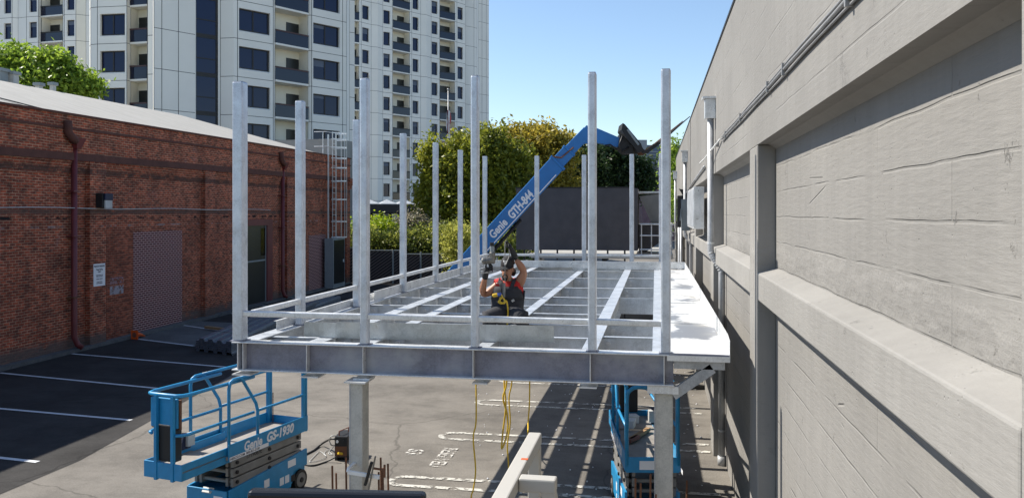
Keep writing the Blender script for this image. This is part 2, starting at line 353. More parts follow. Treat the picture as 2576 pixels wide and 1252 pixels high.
M['glove'] = plain('glove', (.012,.012,.014), .55); M['cap'] = plain('cap', (.022,.02,.022), .8); M['tool'] = plain('tool_metal', (.22,.21,.19), .4, .6, sc=14); M['hair'] = plain('hair', (.01,.007,.006), .7)
M['door'] = plain('door_dark', (.012,.016,.018), .35); M['plast'] = plain('box_grey', (.24,.27,.28), .5, var=.05); M['deck'] = plain('lift_deck', (.30,.27,.24), .7, sc=4)
M['orangeb'] = plain('rail_rust', (.25,.09,.06), .7); M['duct'] = plain('duct_metal', (.27,.29,.31), .45, .3, var=.15, sc=1.5); M['bkglass'] = m_glass('far_glazing', (.03,.06,.09), .2, .5)
# ================================================================ SETTING: ground and markings
def sheet(name, pts, m, z, kind='structure'):
    b = B(); b.quad(*[(p[0],p[1],z) for p in pts]); return tag(b.obj(name, m), kind=kind)
sheet('ground', [(-900,-60),(900,-60),(900,1500),(-900,1500)], M['asphalt'], 0)
sealx = -10.2
sheet('parking_asphalt', [(-17.6,-5),(-9.6,-5),(-9.4,12),(-10.9,21),(-10.3,48),(-18.6,48)], M['seal'], .004)  # dark sealcoat, with the warehouse shadow also put into its colour and outline
a, b_, c, d = gnd(344,853), gnd(492,872), gnd(590,812), gnd(472,806)
sheet('path', [a,b_,c,d], M['slab'], .008)
def stripe(a, b, wd, name='parking_stripe', lab=None, z=.012, m='paintw'):
    q = B(); a = Vector((a[0],a[1],0)); b = Vector((b[0],b[1],0)); t = (b-a).normalized(); s = Vector((-t.y,t.x,0))*wd/2
    q.quad(*[(p.x,p.y,z) for p in (a-s,b-s,b+s,a+s)]); return q
st = []
mk = B()
def addstripe(a,b,wd): q = stripe(a,b,wd); n=len(mk.v); mk.v+=q.v; mk.f+=[tuple(i+n for i in f) for f in q.f]
for a, b in (((-60,1145),(95,1162)),((-200,1010),(330,1057)),((0,938),(396,977)),((182,890),(586,925)),((348,853),(487,870)),((450,816.6),(575,835)),((545,785),(700,800)),((620,765),(790,782)),((700,748),(870,760))):
    addstripe(gnd(*a), gnd(*b), .1)
addstripe(gnd(815,745), gnd(905,772), .1); addstripe(gnd(870,728), gnd(1010,752), .1); addstripe(gnd(980,725), gnd(1100,745), .1)
tag(mk.obj('road_marking', M['paintw']), kind='structure')
mk = B()
def hairpin(Y, x0, x1, sp=.46, wd=.11):
    r = sp/2; 
    for s_ in (-1,1):
        addstripe((x0+r,Y+s_*r),(x1,Y+s_*r),wd)
    pts = [(x0+r-r*math.sin(t)*1.0, Y+r*math.cos(t)) for t in [math.pi*i/10 for i in range(11)]]
    for p,q in zip(pts,pts[1:]):
        addstripe(p,q,wd)
def shiftz(): pass
for (ya, yb, pxs, full) in ((1197,1219,985,1),(1087,1103,1110,0),(1005,1017,1200,0),(953,961,1260,0),(905,912,1300,0)):
    da, db = F*EYE/(ya-536), F*EYE/(yb-536); s = at(pxs,(da+db)/2); xs = s.x; Y = s.y
    r = max(.2, (da-db)/2)
    hairpin(Y, xs, .93, 2*r)
Yn = at(985, F*EYE/(1208-536)).y
for k in (1,2,3): hairpin(Yn-2.7*k, -4.0, .93)
tag(mk.obj('road_marking', M['paint']), kind='structure')
t1 = text('RESERVED', 'road_marking', M['paintf'], .36, frame((-3.62, 13.75, .013),(0,-1,0),(1,0,0)), ext=.0, sx=.66, bold=.004); tag(t1, kind='structure')
t2 = text('63', 'road_marking', M['paintf'], .40, frame((-4.20, 13.6, .013),(0,-1,0),(1,0,0)), ext=.0, sx=.9, bold=.006); tag(t2, kind='structure')
# loose pebbles / plugs on the lot
q = B()
for i in range(60):
    px = random.uniform(1180,1560); py = random.uniform(975,1245); p = gnd(px,py); r = random.uniform(.008,.015); q.ball((p.x,p.y,r*.7), r, 6, 4)
for i in range(60):
    p = Vector((random.uniform(-.3,.9), random.uniform(10,22),0)); r = random.uniform(.008,.018); q.ball((p.x,p.y,r*.7), r, 5, 3, (1.6,1,.7))
tag(q.obj('gravel', M['decal'], smooth=True), 'small pale plugs and crumbs scattered over the sunlit lot', 'gravel', kind='stuff')
# ================================================================ RIGHT: concrete building
XO, XI = .963, 1.135
ZT, ZL, ZLED, ZSB = EYE+2.60, EYE+.655, EYE-.573, EYE-.83
Yd = lambda px: onX(px, XO).y
def dY(d, X=XO): return (d + X*ST)/CT
pil = []   # (y0,y1)
base_d = [2.19-.55, 7.79, 13.72]
y0s = [-4.3, 1.76, 8.08, 14.1, 20.2, 26.3, 32.4]
PW = .62
for y in y0s: pil.append((y, y+PW))
YEND = dY(38.5)
cb = thing('concrete_building', 'painted grey board-formed concrete building along the right side', 'building', (XO+6, 15, 0))
b = B()
bs = B()
Y0 = pil[0][0]-5
b.box(XO, XO+.3, Y0, YEND, ZL, ZT)          # upper wall
prev = Y0
segs = []
for (ya, yb) in pil:
    if ya > YEND: break
    B().box(XO, XI+.002, ya, min(yb,YEND), 0, ZL-.0005).obj('pilaster', M['sill'], cb, bevel=.012)
    segs.append((prev, ya)); prev = yb
segs.append((prev, YEND))
b.obj('wall', M['wall2'], cb)
for (ya, yb) in segs:
    if yb-ya < .3: continue
    w1 = B().box(XI, XI+.25, ya, yb, ZLED-.1, ZL); 
    w1.obj('infill_panel', M['wall'], cb)
    w2 = B().box(XI+.0, XI+.25, ya, yb, 0, ZSB); w2.obj('lower_panel', M['wall'], cb)
    # sloping sill
    s_ = B(); yy = ya+.001; 
    s_.prism([(XO,yy,ZSB),(XO,yy,ZLED),(XI+.02,yy,ZLED+.055),(XI+.02,yy,ZSB)], (0,yb-ya-.002,0)); s_.obj('sill', M['sill'], cb, bevel=.012)
    # bevelled soffit lip under the lintel
    l = B().prism([(XI-.001,yy,ZL+.002),(XI-.001,yy,ZL-.045),(XI-.045,yy,ZL-.012),(XI-.075,yy,ZL+.002)], (0,yb-ya-.002,0)); l.obj('soffit_lip', M['sill'], cb)
B().box(XO-.015, XO+.32, Y0, YEND+.01, ZT, ZT+.035).obj('parapet_cap', M['dark'], cb)
B().box(XI+.26, XO+14, YEND-.3, YEND, 0, ZT-.01).obj('end_wall', M['wall'], cb)
B().box(XO+.31, XO+14, Y0, YEND-.31, ZT-.3, ZT-.2).obj('roof', M['roof'], cb)
# vertical cover strips
for px in (1737,):
    y = onX(px, XO).y; B().box(XO-.012, XO-.001, y, y+.09, 1.2, ZT-.02).obj('cover_strip', M['wall'], cb)
y = onX(1893+4, XO).y
# ---- conduit along the wall
cz = EYE+1.06
cnd = thing('conduit', 'grey cable conduit clipped high along the concrete wall', 'conduit', (XO, 6, cz))
q = B()
for k, (dz, r) in enumerate(((0,.014),(.036,.009),(-.03,.008))):
    pts = []
    yy = -1
    while yy < onX(1815,XO).y: pts.append((XO-.024+.004*k, yy, cz+dz+.004*math.sin(yy*2.3+k))); yy += .5
    q.tube(pts, r, 6)
q.obj('cable', M['conduit'], cnd, smooth=True)
q = B().tube([(XO-.03, onX(1815,XO).y, cz+.02),(XO-.08, onX(1800,XO).y, cz-.05),(XO-.14, onX(1792,XO).y, cz-.14),(XO-.17, onX(1770,XO-.1).y, cz-.16)], .014, 6); q.obj('cable_end', M['wht'], cnd, smooth=True)
for px in (2148, 1981, 1940, 1869, 1830, 1808):
    y = onX(px, XO).y; B().box(XO-.042, XO, y, y+.028, cz-.042, cz+.05).obj('clip', M['conduit'], cnd)
# lower run of conduit with bracket
z1 = EYE+.72
c2 = thing('conduit', 'thin wall conduit ending at a black triangular bracket beyond the first downspout', 'conduit', (XO, 18, z1))
ya, yb = onX(1775,XO).y, onX(1729,XO).y
B().tube([(XO-.03, ya, z1+.18),(XO-.03,(ya+yb)/2,z1+.06),(XO-.03,yb,z1-.1)], .022, 6).obj('cable', M['galvp'], c2, smooth=True)
B().prism([(XO,yb,z1-.02),(XO-.26,yb,z1+.02),(XO,yb,z1-.42)], (0,.06,0)).obj('bracket', M['black'], c2)
# ---- downspouts
def downspout(px, d, label, elbow=True, headh=.32):
    X = XO-.075; Y = dY(d, X); t = thing('downspout', label, 'downspout', (X, Y, 0), group='galvanized downspouts on the concrete wall')
    zh = zat(301,13.35)
    # head box
    h = B().box(X-.095, X+.075, Y-.09, Y+.11, zh, zh+headh); h.obj('collector_head', M['galvs'], t, bevel=.004)
    B().box(X-.135, X+.075, Y-.12, Y+.14, zh+headh+.001, zh+headh+.035).obj('head_lid', M['galvs'], t)
    ze = zat(640, 13.4)+.0; xe = XI-.07
    if X > xe: xe = X
    pts = [(X,Y,zh+.01),(X,Y,ze+.1),(X+.005,Y,ze+.02),(X+.05,Y,ze-.06),(X+.11,Y,ze-.12)]
    pts += [(xe-.01,Y,ze-.19),(xe,Y,ze-.27),(xe,Y,.14)]
    q = B().tube(pts, .052, 14); q.obj('pipe', M['galvp'], t, smooth=True)
    r = B()
    for i in range(9):
        f = i/8; p = Vector((X,Y,ze+.05)).lerp(Vector((xe,Y,ze-.25)), f); r.tube([p, p+Vector((.012,0,-.022))], .058, 12)
    r.obj('corrugated_elbow', M['galvp'], t, smooth=True)
    for z in (ze+.18, 2.0, .55): 
        xx = X if z > ze else xe; B().tube([(xx,Y,z),(xx,Y,z+.03)], .058, 14).obj('strap', M['galvs'], t)
    B().tube([(xe,Y,.0),(xe,Y,.15)], .068, 14).obj('shoe', M['galvp'], t, smooth=True)
downspout(1787, 13.25, 'nearest galvanized downspout with box head and corrugated elbow, left of the big recess')
downspout(1722, 24.6, 'second galvanized downspout, beyond the sheet metal duct box')
downspout(1697, 36.6, 'farthest galvanized downspout near the far corner of the concrete wall')
# ---- galvanized duct box
t = thing('duct_box', 'large galvanized sheet metal duct box mounted on the concrete wall', 'duct', (.8,16.5,EYE))
x0 = .762; ya = dY(16.3,x0); yb = dY(19.5,x0); za, zb = zat(576,16.3), zat(469.6,16.3)
B().box(x0, XO, ya, yb, za, zb).obj('duct_body', M['galvs'], t, bevel=.006)
B().box(x0-.012, x0-.001, ya+.1, yb-.1, za+.05, zb-.05).obj('access_panel', M['galv'], t)
B().box(x0+.13, x0+.145, ya-.008, ya, za+.01, zb-.01).obj('seam', M['galvs'], t)
# ---- electrical boxes further on
def ebox(px0, px1, py0, py1, X, lab, m='plast', name='meter_box'):
    pa = onX(px1, X); d = dep(pa); y0 = pa.y
    t = thing(name, lab, 'electrical box', (X, y0, zat(py1,d)))
    B().box(X, XO, y0, y0+.45, zat(py1,d), zat(py0,d)).obj('enclosure', M[m], t, bevel=.01)
    B().box(X+.02, XO-.02, y0-.012, y0-.001, zat(py1,d)+.06, zat(py0,d)-.05).obj('cover', M[m], t, bevel=.004)
    return t, y0, d
t,_y,_d = ebox(1690,1714,501,580,.74,'grey electrical disconnect box with a lever handle beside the second downspout', name='disconnect_box')
B().tube([(.73,_y-.03,zat(525,_d)),(.70,_y-.06,zat(555,_d))], .02, 6).obj('lever', M['plast'], t)
t,_y,_d = ebox(1680,1704,492,572,.70,'dark upright electrical cabinet behind the disconnect box', m='dark', name='electrical_cabinet')
for i,(X,px,lab) in enumerate(((.74,1700,'dark vertical pipe dropping from the electrical cabinet to the ground'),(.8,1708,'pale vertical conduit between the cabinet and the second downspout'),(.86,1713,'grey vertical conduit closest to the second downspout below the disconnect box'))):
    p = onX(px,X); q = B().tube([(p.x,p.y,.02),(p.x,p.y,EYE-.3)], .045, 8).obj('vertical_pipe', M['galvp'] if i else M['black'], smooth=True)
    tag(q, lab, 'pipe', 'vertical pipes below the electrical boxes')
# ================================================================ STEEL PLATFORM
ZD = EYE-1.42; YF = 8.30; YB = 21.45
pf = thing('steel_platform', 'half-built galvanized steel platform frame of beams, joists and tall posts on two columns', 'platform', (-2.2, YF, 0))
XL, XR = -4.60, .185
q = B()   # front beam: web, then flanges
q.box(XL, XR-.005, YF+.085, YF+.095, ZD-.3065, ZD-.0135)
B().box(XL-.02, XR, YF, YF+.18, ZD-.016, ZD).obj('top_flange', M['galvs'], pf, bevel=.005)  # flanges and stiffeners paler than the web, edge highlights put into the colour
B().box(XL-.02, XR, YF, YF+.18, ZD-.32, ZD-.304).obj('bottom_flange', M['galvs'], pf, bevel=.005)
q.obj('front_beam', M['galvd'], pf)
for px in (597, 610, 770, 912, 1189, 1484, 1670):
    x = onY(px, YF).x
    B().box(x-.005, x+.005, YF+.004, YF+.0845, ZD-.3035, ZD-.0165).obj('stiffener', M['galvs'], pf, bevel=.003)
q = B(); q.ibeam((XL,YB,ZD),(XR,YB,ZD),.30,.18); q.obj('rear_beam', M['galv'], pf)
# lengthwise beams
LB = [(-4.60,-4.40),(-3.79,-3.61),(-3.19,-3.03),(-1.88,-1.74),(-.76,-.60),(-.03,.13)]
for x0,x1 in LB:
    xc = (x0+x1)/2; wd = x1-x0
    q = B().ibeam((xc,YF+.181,ZD-.002),(xc,YB-.1,ZD-.002),.368,wd); q.obj('long_beam', M['galv'], pf)
    if x1 < 0: B().box(x0-.01, x1+.01, YF-.01, YF+.19, ZD-.368, ZD-.354).obj('cantilever_flange', M['galvs'], pf)
dj = [9.43,10.5,11.6,12.7,13.85,15.6,17.9,20.1]
plate0 = B().box(0,.006,-.09,.0,-.24,-.02)
for k,(xa,xb) in enumerate(zip(LB[:-1], LB[1:])):
    for i, d in enumerate(dj):
        if k == 4 and 2 <= i <= 4: continue
        y = (d + (xa[1]+xb[0])/2*ST)/CT
        j = B().ibeam((xa[1]+.001-.06,y,ZD-.018),(xb[0]+.06,y,ZD-.018),.25 if i%2 else .27,.075,.009,.006)
        jo = j.obj('joist', M['galv'], pf)
        x = xa[1]-(xa[1]-xa[0])/2+.012
        pl = B().box(x+.02, x+.21, y-.028, y-.018, ZD-.23, ZD-.04); po = pl.obj('clip_plate', M['galv'], pf)
        for zz in (.095,.175):
            bo = B().tube([(x+.13,y-.029,ZD-zz),(x+.13,y-.048,ZD-zz)], .026, 8).obj('bolt', M['galvs'], po)
# double stub at the stair opening
B().box(-.60+.0,-.03, dY(13.85,-.3)-.02, dY(13.85,-.3)+.0, ZD-.3, ZD-.03).obj('opening_header', M['galv'], pf)
# posts
HP = 1.42+1.45
def post(x, y, wx, wy, h, parent=pf, nm='post'):
    b = B(); b.box(x, x+wx, y, y+wy, ZD+.002, ZD+h-.0)
    o = b.obj(nm, M['galvpost'], parent, bevel=.017)
    B().box(x+.008, x+wx-.008, y+.008, y+wy-.008, ZD+h+.0005, ZD+h+.004).obj('cap_plate', M['galvs'], o)
    B().box(x-.02, x+wx+.02, y-.012, y+wy+.02, ZD+.001, ZD+.009).obj('base_weld', M['galvd'], o)
    return o
fp = [(583,1,.122,.14,205),(904,0,.088,.10,197),(1183,0,.080,.10,190),(1478,0,.086,.10,182),(1662,0,.098,.10,174)]
fx = []
for px, c_, wx, wy, py in fp:
    p = onY(px, YF+.02); h = zat(py, dep(p))-ZD; post(p.x, p.y, wx, wy, h); fx.append((p.x, p.x+wx))
lp = [(742,772,252),(897,904,300),(1006,1029,335),(1089,1110,358),(1153,1171,377)]
ly = []
for pa, pb, py in lp:
    p = onX((pa+pb)/2-5, -4.44); h = 1.42+1.45
    d = dep(p); post(-4.50, p.y, .105, .11, zat(py, d-.05)-ZD); ly.append(p.y)
rp = [(1213,393),(1344,392),(1463,390),(1583,388),(1657,386)]
YR = YB-.08
rx = []
for px, py in rp:
    p = onY(px, YR); h = zat(py, dep(p))-ZD; post(p.x, YR, .115, .11, h); rx.append((p.x, p.x+.115))
# second corner post, doubled
p = onY(1224, YR+.3)
# rails
zr = EYE-1.085
def rail(a, b, wd=.07, ht=.062):
    B().bar(a, b, wd, ht).obj('rail', M['galvs'], pf, bevel=.012)
for (a0,a1),(b0,b1) in zip(fx[:-1], fx[1:]):
    rail((a1-.035, YF+.075, zr-.03), (b0+.004, YF+.075, zr-.035))
ys = [YF+.16]+ly+[YR]
for i in range(len(ys)-1):
    rail((-4.445, ys[i]+(.11 if i else 0), zr-.03), (-4.445, ys[i+1]-.001, zr-.03))
for (a0,a1),(b0,b1) in zip(rx[:-1], rx[1:]):
    rail((a1, YR+.05, zr-.03), (b0, YR+.05, zr-.03))
# hanging edge forms along the left beam
def angle(a, b, hgt, leg=.08, m='galvs', nm='edge_form', par=pf, th=.004):
    q = B(); a = Vector(a); b = Vector(b); t = (b-a).normalized(); s = Vector((-t.y,t.x,0))
    q.bar(a+Vector((0,0,hgt/2)), b+Vector((0,0,hgt/2)), th, hgt)
    q.bar(a+Vector((0,0,hgt))-s*leg/2, b+Vector((0,0,hgt))-s*leg/2, leg, th)
    return q.obj(nm, M[m], par)
p = onX(695, -4.52, ZD); p2 = onX(960,-4.52,ZD)
angle((-4.52,p.y,ZD+.004),(-4.52,p2.y,ZD+.004), .11, -.035)
angle((-4.47,p2.y-.5,ZD+.004),(-4.42,20.9,ZD+.004), .15, -.02)
# rear upstand plate
q = B().box(onY(1180,YB-.5).x, .725, YB-.5, YB-.494, ZD+.01, ZD+.18); q.obj('rear_upstand', M['galvs'], pf)
B().box(onY(1180,YB-.5).x, .72, YB-.493, YB-.42, ZD+.176, ZD+.18).obj('rear_upstand_lip', M['galvs'], pf)
B().box(onY(1440,YB-1.0).x, .1, YB-.95, YB-.945, ZD+.005, ZD+.12).obj('rear_upstand', M['galvs'], pf)
# right wing gutter sheet
xw0, xw1 = .135, .725; yw0, yw1 = YF-.005, YB-.48
B().box(xw0, xw1, yw0, yw1, ZD-.012, ZD-.006).obj('wing_sheet', M['galvw'] if 'galvw' in M else M['galvs'], pf)
q = B(); ych = yw0
q.prism([(xw1,yw0,ZD-.012),(xw1,yw0,ZD+.15),(xw1,yw0+.25,ZD+.185),(xw1,yw1,ZD+.185),(xw1,yw1,ZD-.012)], (.005,0,0)); q.obj('wing_upstand', M['galvs'], pf)
B().box(xw0-.02, xw1+.005, yw0-.006, yw0-.0005, ZD-.06, ZD-.004).obj('wing_front_lip', M['galvs'], pf)
for y in (yw0+1.6, yw0+5.3, yw0+9):
    B().box(xw1-.012, xw1-.0005, y, y+.35, ZD+.02, ZD+.19).obj('splice_plate', M['galvs'], pf)
for y in (yw0+2.4, yw0+4.8, yw0+7.2, yw0+9.6):
    B().box(xw0+.002, xw1-.002, y, y+.03, ZD-.0055, ZD+.004).obj('sheet_seam', M['galvs'], pf)
B().box(xw0, xw1-.002, yw0+.002, yw0+.03, ZD-.0055, ZD+.012).obj('front_fold', M['galvd'], pf)
# brackets under the wing
for y in (YF+.05, YF+4.5, YF+8.8):
    q = B(); q.bar((xw0+.05,y+.05,ZD-.11),(xw1-.04,y+.05,ZD-.11),.09,.075); q.obj('wing_bracket', M['galvp'], pf)
    q = B(); q.bar((xw0+.04,y+.05,ZD-.42),(xw1-.16,y+.05,ZD-.135),.09,.10); q.obj('wing_brace', M['galvp'], pf)
# columns
def column(x, y, wx, wy, zt_):
    b = B(); b.box(x-wx/2, x+wx/2, y-wy/2, y+wy/2, .03, zt_); o = b.obj('column', M['colm'], pf, bevel=.012)
    B().box(x-wx/2-.004, x-wx/2+.012, y-wy/2-.004, y-wy/2+.01, .03, zt_-.002).obj('corner_weld', M['galvp'], o)
    B().box(x-.19, x+.19, y-.19, y+.19, .0, .03).obj('base_plate', M['rust'], o)
    B().box(x-.10, x+.10, y-.11, y+.11, zt_+.001, zt_+.018).obj('cap_plate', M['galvs'], o)
pc = at(904, 8.75); column(pc.x, pc.y, .145, .20, ZD-.40)
column(.085, YF+.18, .185, .19, ZD-.41)
B().box(-.14+.06, .23, YF+.02, YF+.30, ZD-.40, ZD-.325).obj('bearing_block', M['galvs'], pf)
B().box(pc.x-.12, pc.x+.12, pc.y-.15, pc.y+.15, ZD-.385, ZD-.37).obj('bearing_block', M['galvs'], pf)
column(-3.1, YB-.3, .16, .18, ZD-.40); column(.085, YB-.3, .18, .18, ZD-.41)
# loose flashing plates
def loose(name, lab, a, b, hgt, leg=.06):
    t = thing(name, lab, 'metal angle', ((a[0]+b[0])/2, (a[1]+b[1])/2, a[2]))
    q = B(); a = Vector(a); b = Vector(b)
    q.bar(a+Vector((0,0,hgt/2)), b+Vector((0,0,hgt/2)), .004, hgt); q.obj('upright_leg', M['galvf'], t)
    s = (b-a).normalized(); n_ = Vector((-s.y,s.x,0))*leg
    B().bar(a+n_/2+Vector((0,0,.003)), b+n_/2+Vector((0,0,.003)), leg, .004).obj('flat_leg', M['galvs'], t); return t
a = at(762, 9.30, ZD+.004); b = at(1393, 8.87, ZD+.004)
a2 = onY(762,a.y,ZD+.004)
loose('flashing_plate', 'wide galvanized sheet standing on edge across the front of the joists', (a2.x+.42,a2.y-.03,ZD+.004), b, .185)
a3 = Vector((a2.x, a2.y+.03, ZD+.004)); loose('flashing_plate', 'short galvanized sheet tucked behind the left end of the wide front sheet', a3, a3+Vector((.62,-.03,0)), .17)
p1 = onX(1160, -4.0, ZD+.004)
loose('flashing_strip', 'thin galvanized strip lying across the far joists in front of the rear upstand', (onY(1440,YB-1.5).x,YB-1.5,ZD+.002),(onY(1560,YB-1.5).x,YB-1.5,ZD+.002), .07)
# ================================================================ LEFT: brick warehouse
A0 = gnd(0, 932); A1 = gnd(584, 786)
wd_ = (A1-A0).normalized(); nrm = Vector((wd_.y, -wd_.x, 0))      # nrm points to +x (lot)
def onW(px, off=0.0):
    """point on the brick wall line (offset toward lot) seen at px"""
    o = A0 + nrm*off; t = (px-1287.5)/F
    rv = Vector((CT*t-ST, ST*t+CT, 0))
    # o + s*wd = k*rv
    det = wd_.x*(-rv.y) - wd_.y*(-rv.x); s_ = ((-o.x)*(-rv.y) - (-o.y)*(-rv.x))/det
    return s_
def wp(s, off=0.0, z=0.0): p = A0 + wd_*s + nrm*off; return Vector((p.x,p.y,z))
S0, S1 = -14.0, onW(879)
ztop = lambda s: zat(262, dep(A0)) + (s)*(zat(400, dep(wp(S1)))-zat(262, dep(A0)))/S1
bw = thing('brick_warehouse', 'old red brick warehouse with pilasters and a pale sloping roof on the left', 'building', wp(10,-6))
def wbox(s0, s1, o0, o1, z0a, z1a, z0b=None, z1b=None, b=None):
    b = b or B(); z0b = z0a if z0b is None else z0b; z1b = z1a if z1b is None else z1b
    return b.hexa([wp(s0,o1,z0a),wp(s1,o1,z0b),wp(s1,o0,z0b),wp(s0,o0,z0a),wp(s0,o1,z1a),wp(s1,o1,z1b),wp(s1,o0,z1b),wp(s0,o0,z1a)])
REC = .17
zc = lambda s: ztop(s)-1.30      # underside of the projecting parapet zone
# recessed wall
wbox(S0, S1, -.4-REC, -REC, 0, zc(S0)+.1, 0, zc(S1)+.1).obj('wall', M['brick'], bw)
# parapet zone
wbox(S0, S1+.12, -.4, 0, zc(S0), ztop(S0)-.001, zc(S1), ztop(S1)-.001).obj('parapet', M['brick'], bw)
# corbel courses
for i in range(5):
    o1 = -.028*(i+1); dz = .085*(i+1)
    wbox(S0, S1-.001, -REC-.001, o1, zc(S0)-dz, zc(S0)-dz+.0845, zc(S1)-dz, zc(S1)-dz+.0845).obj('corbel_course', M['brick'], bw)
# top ledge courses and coping
wbox(S0, S1+.16, -.35, .035, ztop(S0)-.42, ztop(S0)-.35, ztop(S1)-.42, ztop(S1)-.35).obj('string_course', M['coping'], bw)
wbox(S0, S1+.18, -.42, .05, ztop(S0), ztop(S0)+.06, ztop(S1), ztop(S1)+.06).obj('coping', M['coping'], bw)
wbox(S0, S1+.14, -.3, .03, zc(S0)-.02, zc(S0)+.20, zc(S1)-.02, zc(S1)+.20).obj('string_course', M['coping'], bw)
# concrete footing strip
wbox(S0, S1, -REC, .12, 0, .10).obj('footing', M['slab'], bw)
# pilasters
psp = [(onW(226,0)-6.5, .62)]
P1 = onW(226); P2 = onW(516)
PS = [P1-2*(P2-P1), P1-(P2-P1), P1, P2, onW(722), onW(836)]
for s in PS:
    wbox(s, s+.75, -REC-.01, .012, 0, zc(s)+.02).obj('pilaster', M['brick'], bw)
wbox(S1-.55, S1+.05, -REC-.01, .02, 0, zc(S1)).obj('pilaster', M['brick'], bw)
# stepped end corbel seen in profile at far corner
for i,(o,z0,z1) in enumerate(((.16,-1.35,-1.15),(.10,-1.55,-1.352),(.05,-1.75,-1.552))):
    wbox(S1-.3, S1+.18+o, -.36, o, ztop(S1)+z0, ztop(S1)+z1).obj('corner_corbel', M['brick'], bw)
# end wall and rear
q = B(); e = wp(S1,-.4); f_ = wp(S1,-14)
wbox(S1-.35, S1, -14, -.41, 0, ztop(S1)-.02).obj('end_wall', M['brick'], bw)
# bricked-up openings
sa, sb = onW(335,-REC), onW(457,-REC)
zt_ = zat(581, dep(wp((sa+sb)/2)))
wbox(sa, sb, -REC-.05, -REC+.012, .1, zt_).obj('bricked_opening', M['brickp'], bw)
sc_ = onW(262,-REC); wbox(sc_+.1, sa-.05, -REC-.05, -REC+.008, .1, zt_+.12).obj('bricked_opening', M['brickd'], bw)
sa2, sb2 = onW(776,-REC), onW(818,-REC); wbox(sa2, sb2, -REC-.05, -REC+.012, .1, zat(592,dep(wp(sa2)))).obj('bricked_opening', M['brickp'], bw)
# door
da, db = onW(628,-REC), onW(668,-REC); fb = onW(681,-REC); dz = zat(568, dep(wp(da)))
do = wbox(da-.6, db, -REC-.03, -REC+.004, .12, dz).obj('door', M['door'], bw)
wbox(db-.5, db-.05, -REC+.005, -REC+.012, 2.2, dz-.12).obj('door_glass', M['glassi'], do)
wbox(da-.55, db, -REC+.005, -REC+.02, 1.95, 2.02).obj('transom', M['plast'], do)
wbox(db, fb, -REC-.03, -REC+.09, .1, dz+.001).obj('door_frame', M['red'], bw)
wbox(da-.62, fb, -REC-.03, -REC+.095, dz+.002, dz+.28).obj('door_lintel', M['red'], bw)
wbox(db-.06, db-.001, -REC+.005, -REC+.03, .12, dz).obj('door_stile', M['plast'], do)
# roof: eave to ridge, hip at the far end
rs0 = S0-1; xr = -6.6
def ridge(px, py):
    s = onW(px, xr); p = wp(s, xr); return s, zat(py, dep(p))
r0s, r0z = ridge(0, 203); r1s, r1z = ridge(450, 289)
rz = lambda s: r0z + (s-r0s)*(r1z-r0z)/(r1s-r0s)
q = B()
E = lambda s: wp(s,-.38, ztop(s)-.05)
q.quad(E(rs0), E(S1-.3), wp(r1s,xr,rz(r1s)), wp(rs0,xr,rz(rs0)))
q.quad(E(S1-.3), wp(S1-.4,-13.2,ztop(S1)-.05), wp(r1s,xr,rz(r1s)))
q.quad(wp(rs0,-13.2,ztop(0)-.2), wp(rs0,xr,rz(rs0)), wp(r1s,xr,rz(r1s)), wp(S1-.4,-13.2,ztop(S1)-.05))
q.obj('roof', M['roof'], bw)
q = B()
for px in (40, 205):
    s = onW(px,-.38); q.bar(wp(s-.0,-.5,ztop(s)+.03), wp(s-6.0,xr+.1,rz(s-6)+.03), .05, .03)
for (s_,o_) in ((11.5,-2.2),(14.5,-1.6),(19,-1.2)): wbox(s_,s_+.55,o_-.35,o_,rz(s_)-.0,rz(s_)+.02) if False else None
q.obj('roof_seam', M['slab'], bw)
for (px,py,w_) in ((300,0,.5),(352,0,.4),(385,0,.5)):
    pass
# rooftop equipment behind ridge
def roofbox(px0,px1,py0,py1,off,lab,m='lgrey',name='roof_vent'):
    s = onW((px0+px1)/2, off); p = wp(s,off); d = dep(p); w2 = (px1-px0)*d/F
    z1 = zat(py0,d); z0 = rz(s)-1.2 if off<xr else rz(s)-.6
    t = thing(name, lab, 'vent', (p.x,p.y,z0))
    B().box(p.x-w2/2,p.x+w2/2,p.y-w2/2,p.y+w2/2,z0,z1-.12).obj('housing', M[m], t)
    B().box(p.x-w2/2-.06,p.x+w2/2+.06,p.y-w2/2-.06,p.y+w2/2+.06,z1-.119,z1).obj('cap', M['plast'], t)
roofbox(-14,12,173,200,xr-.8,'dark grey square unit at the left edge of the warehouse roof ridge','plast','roof_unit')
roofbox(24,42,181,205,xr-.6,'small square metal vent on the warehouse ridge in front of the leafy tree')
roofbox(92,104,209,220,xr-.4,'tiny white vent on the ridge beside the lower branches')
roofbox(128,138,208,225,xr-.4,'small white roof vent with a slanting strut on the ridge')
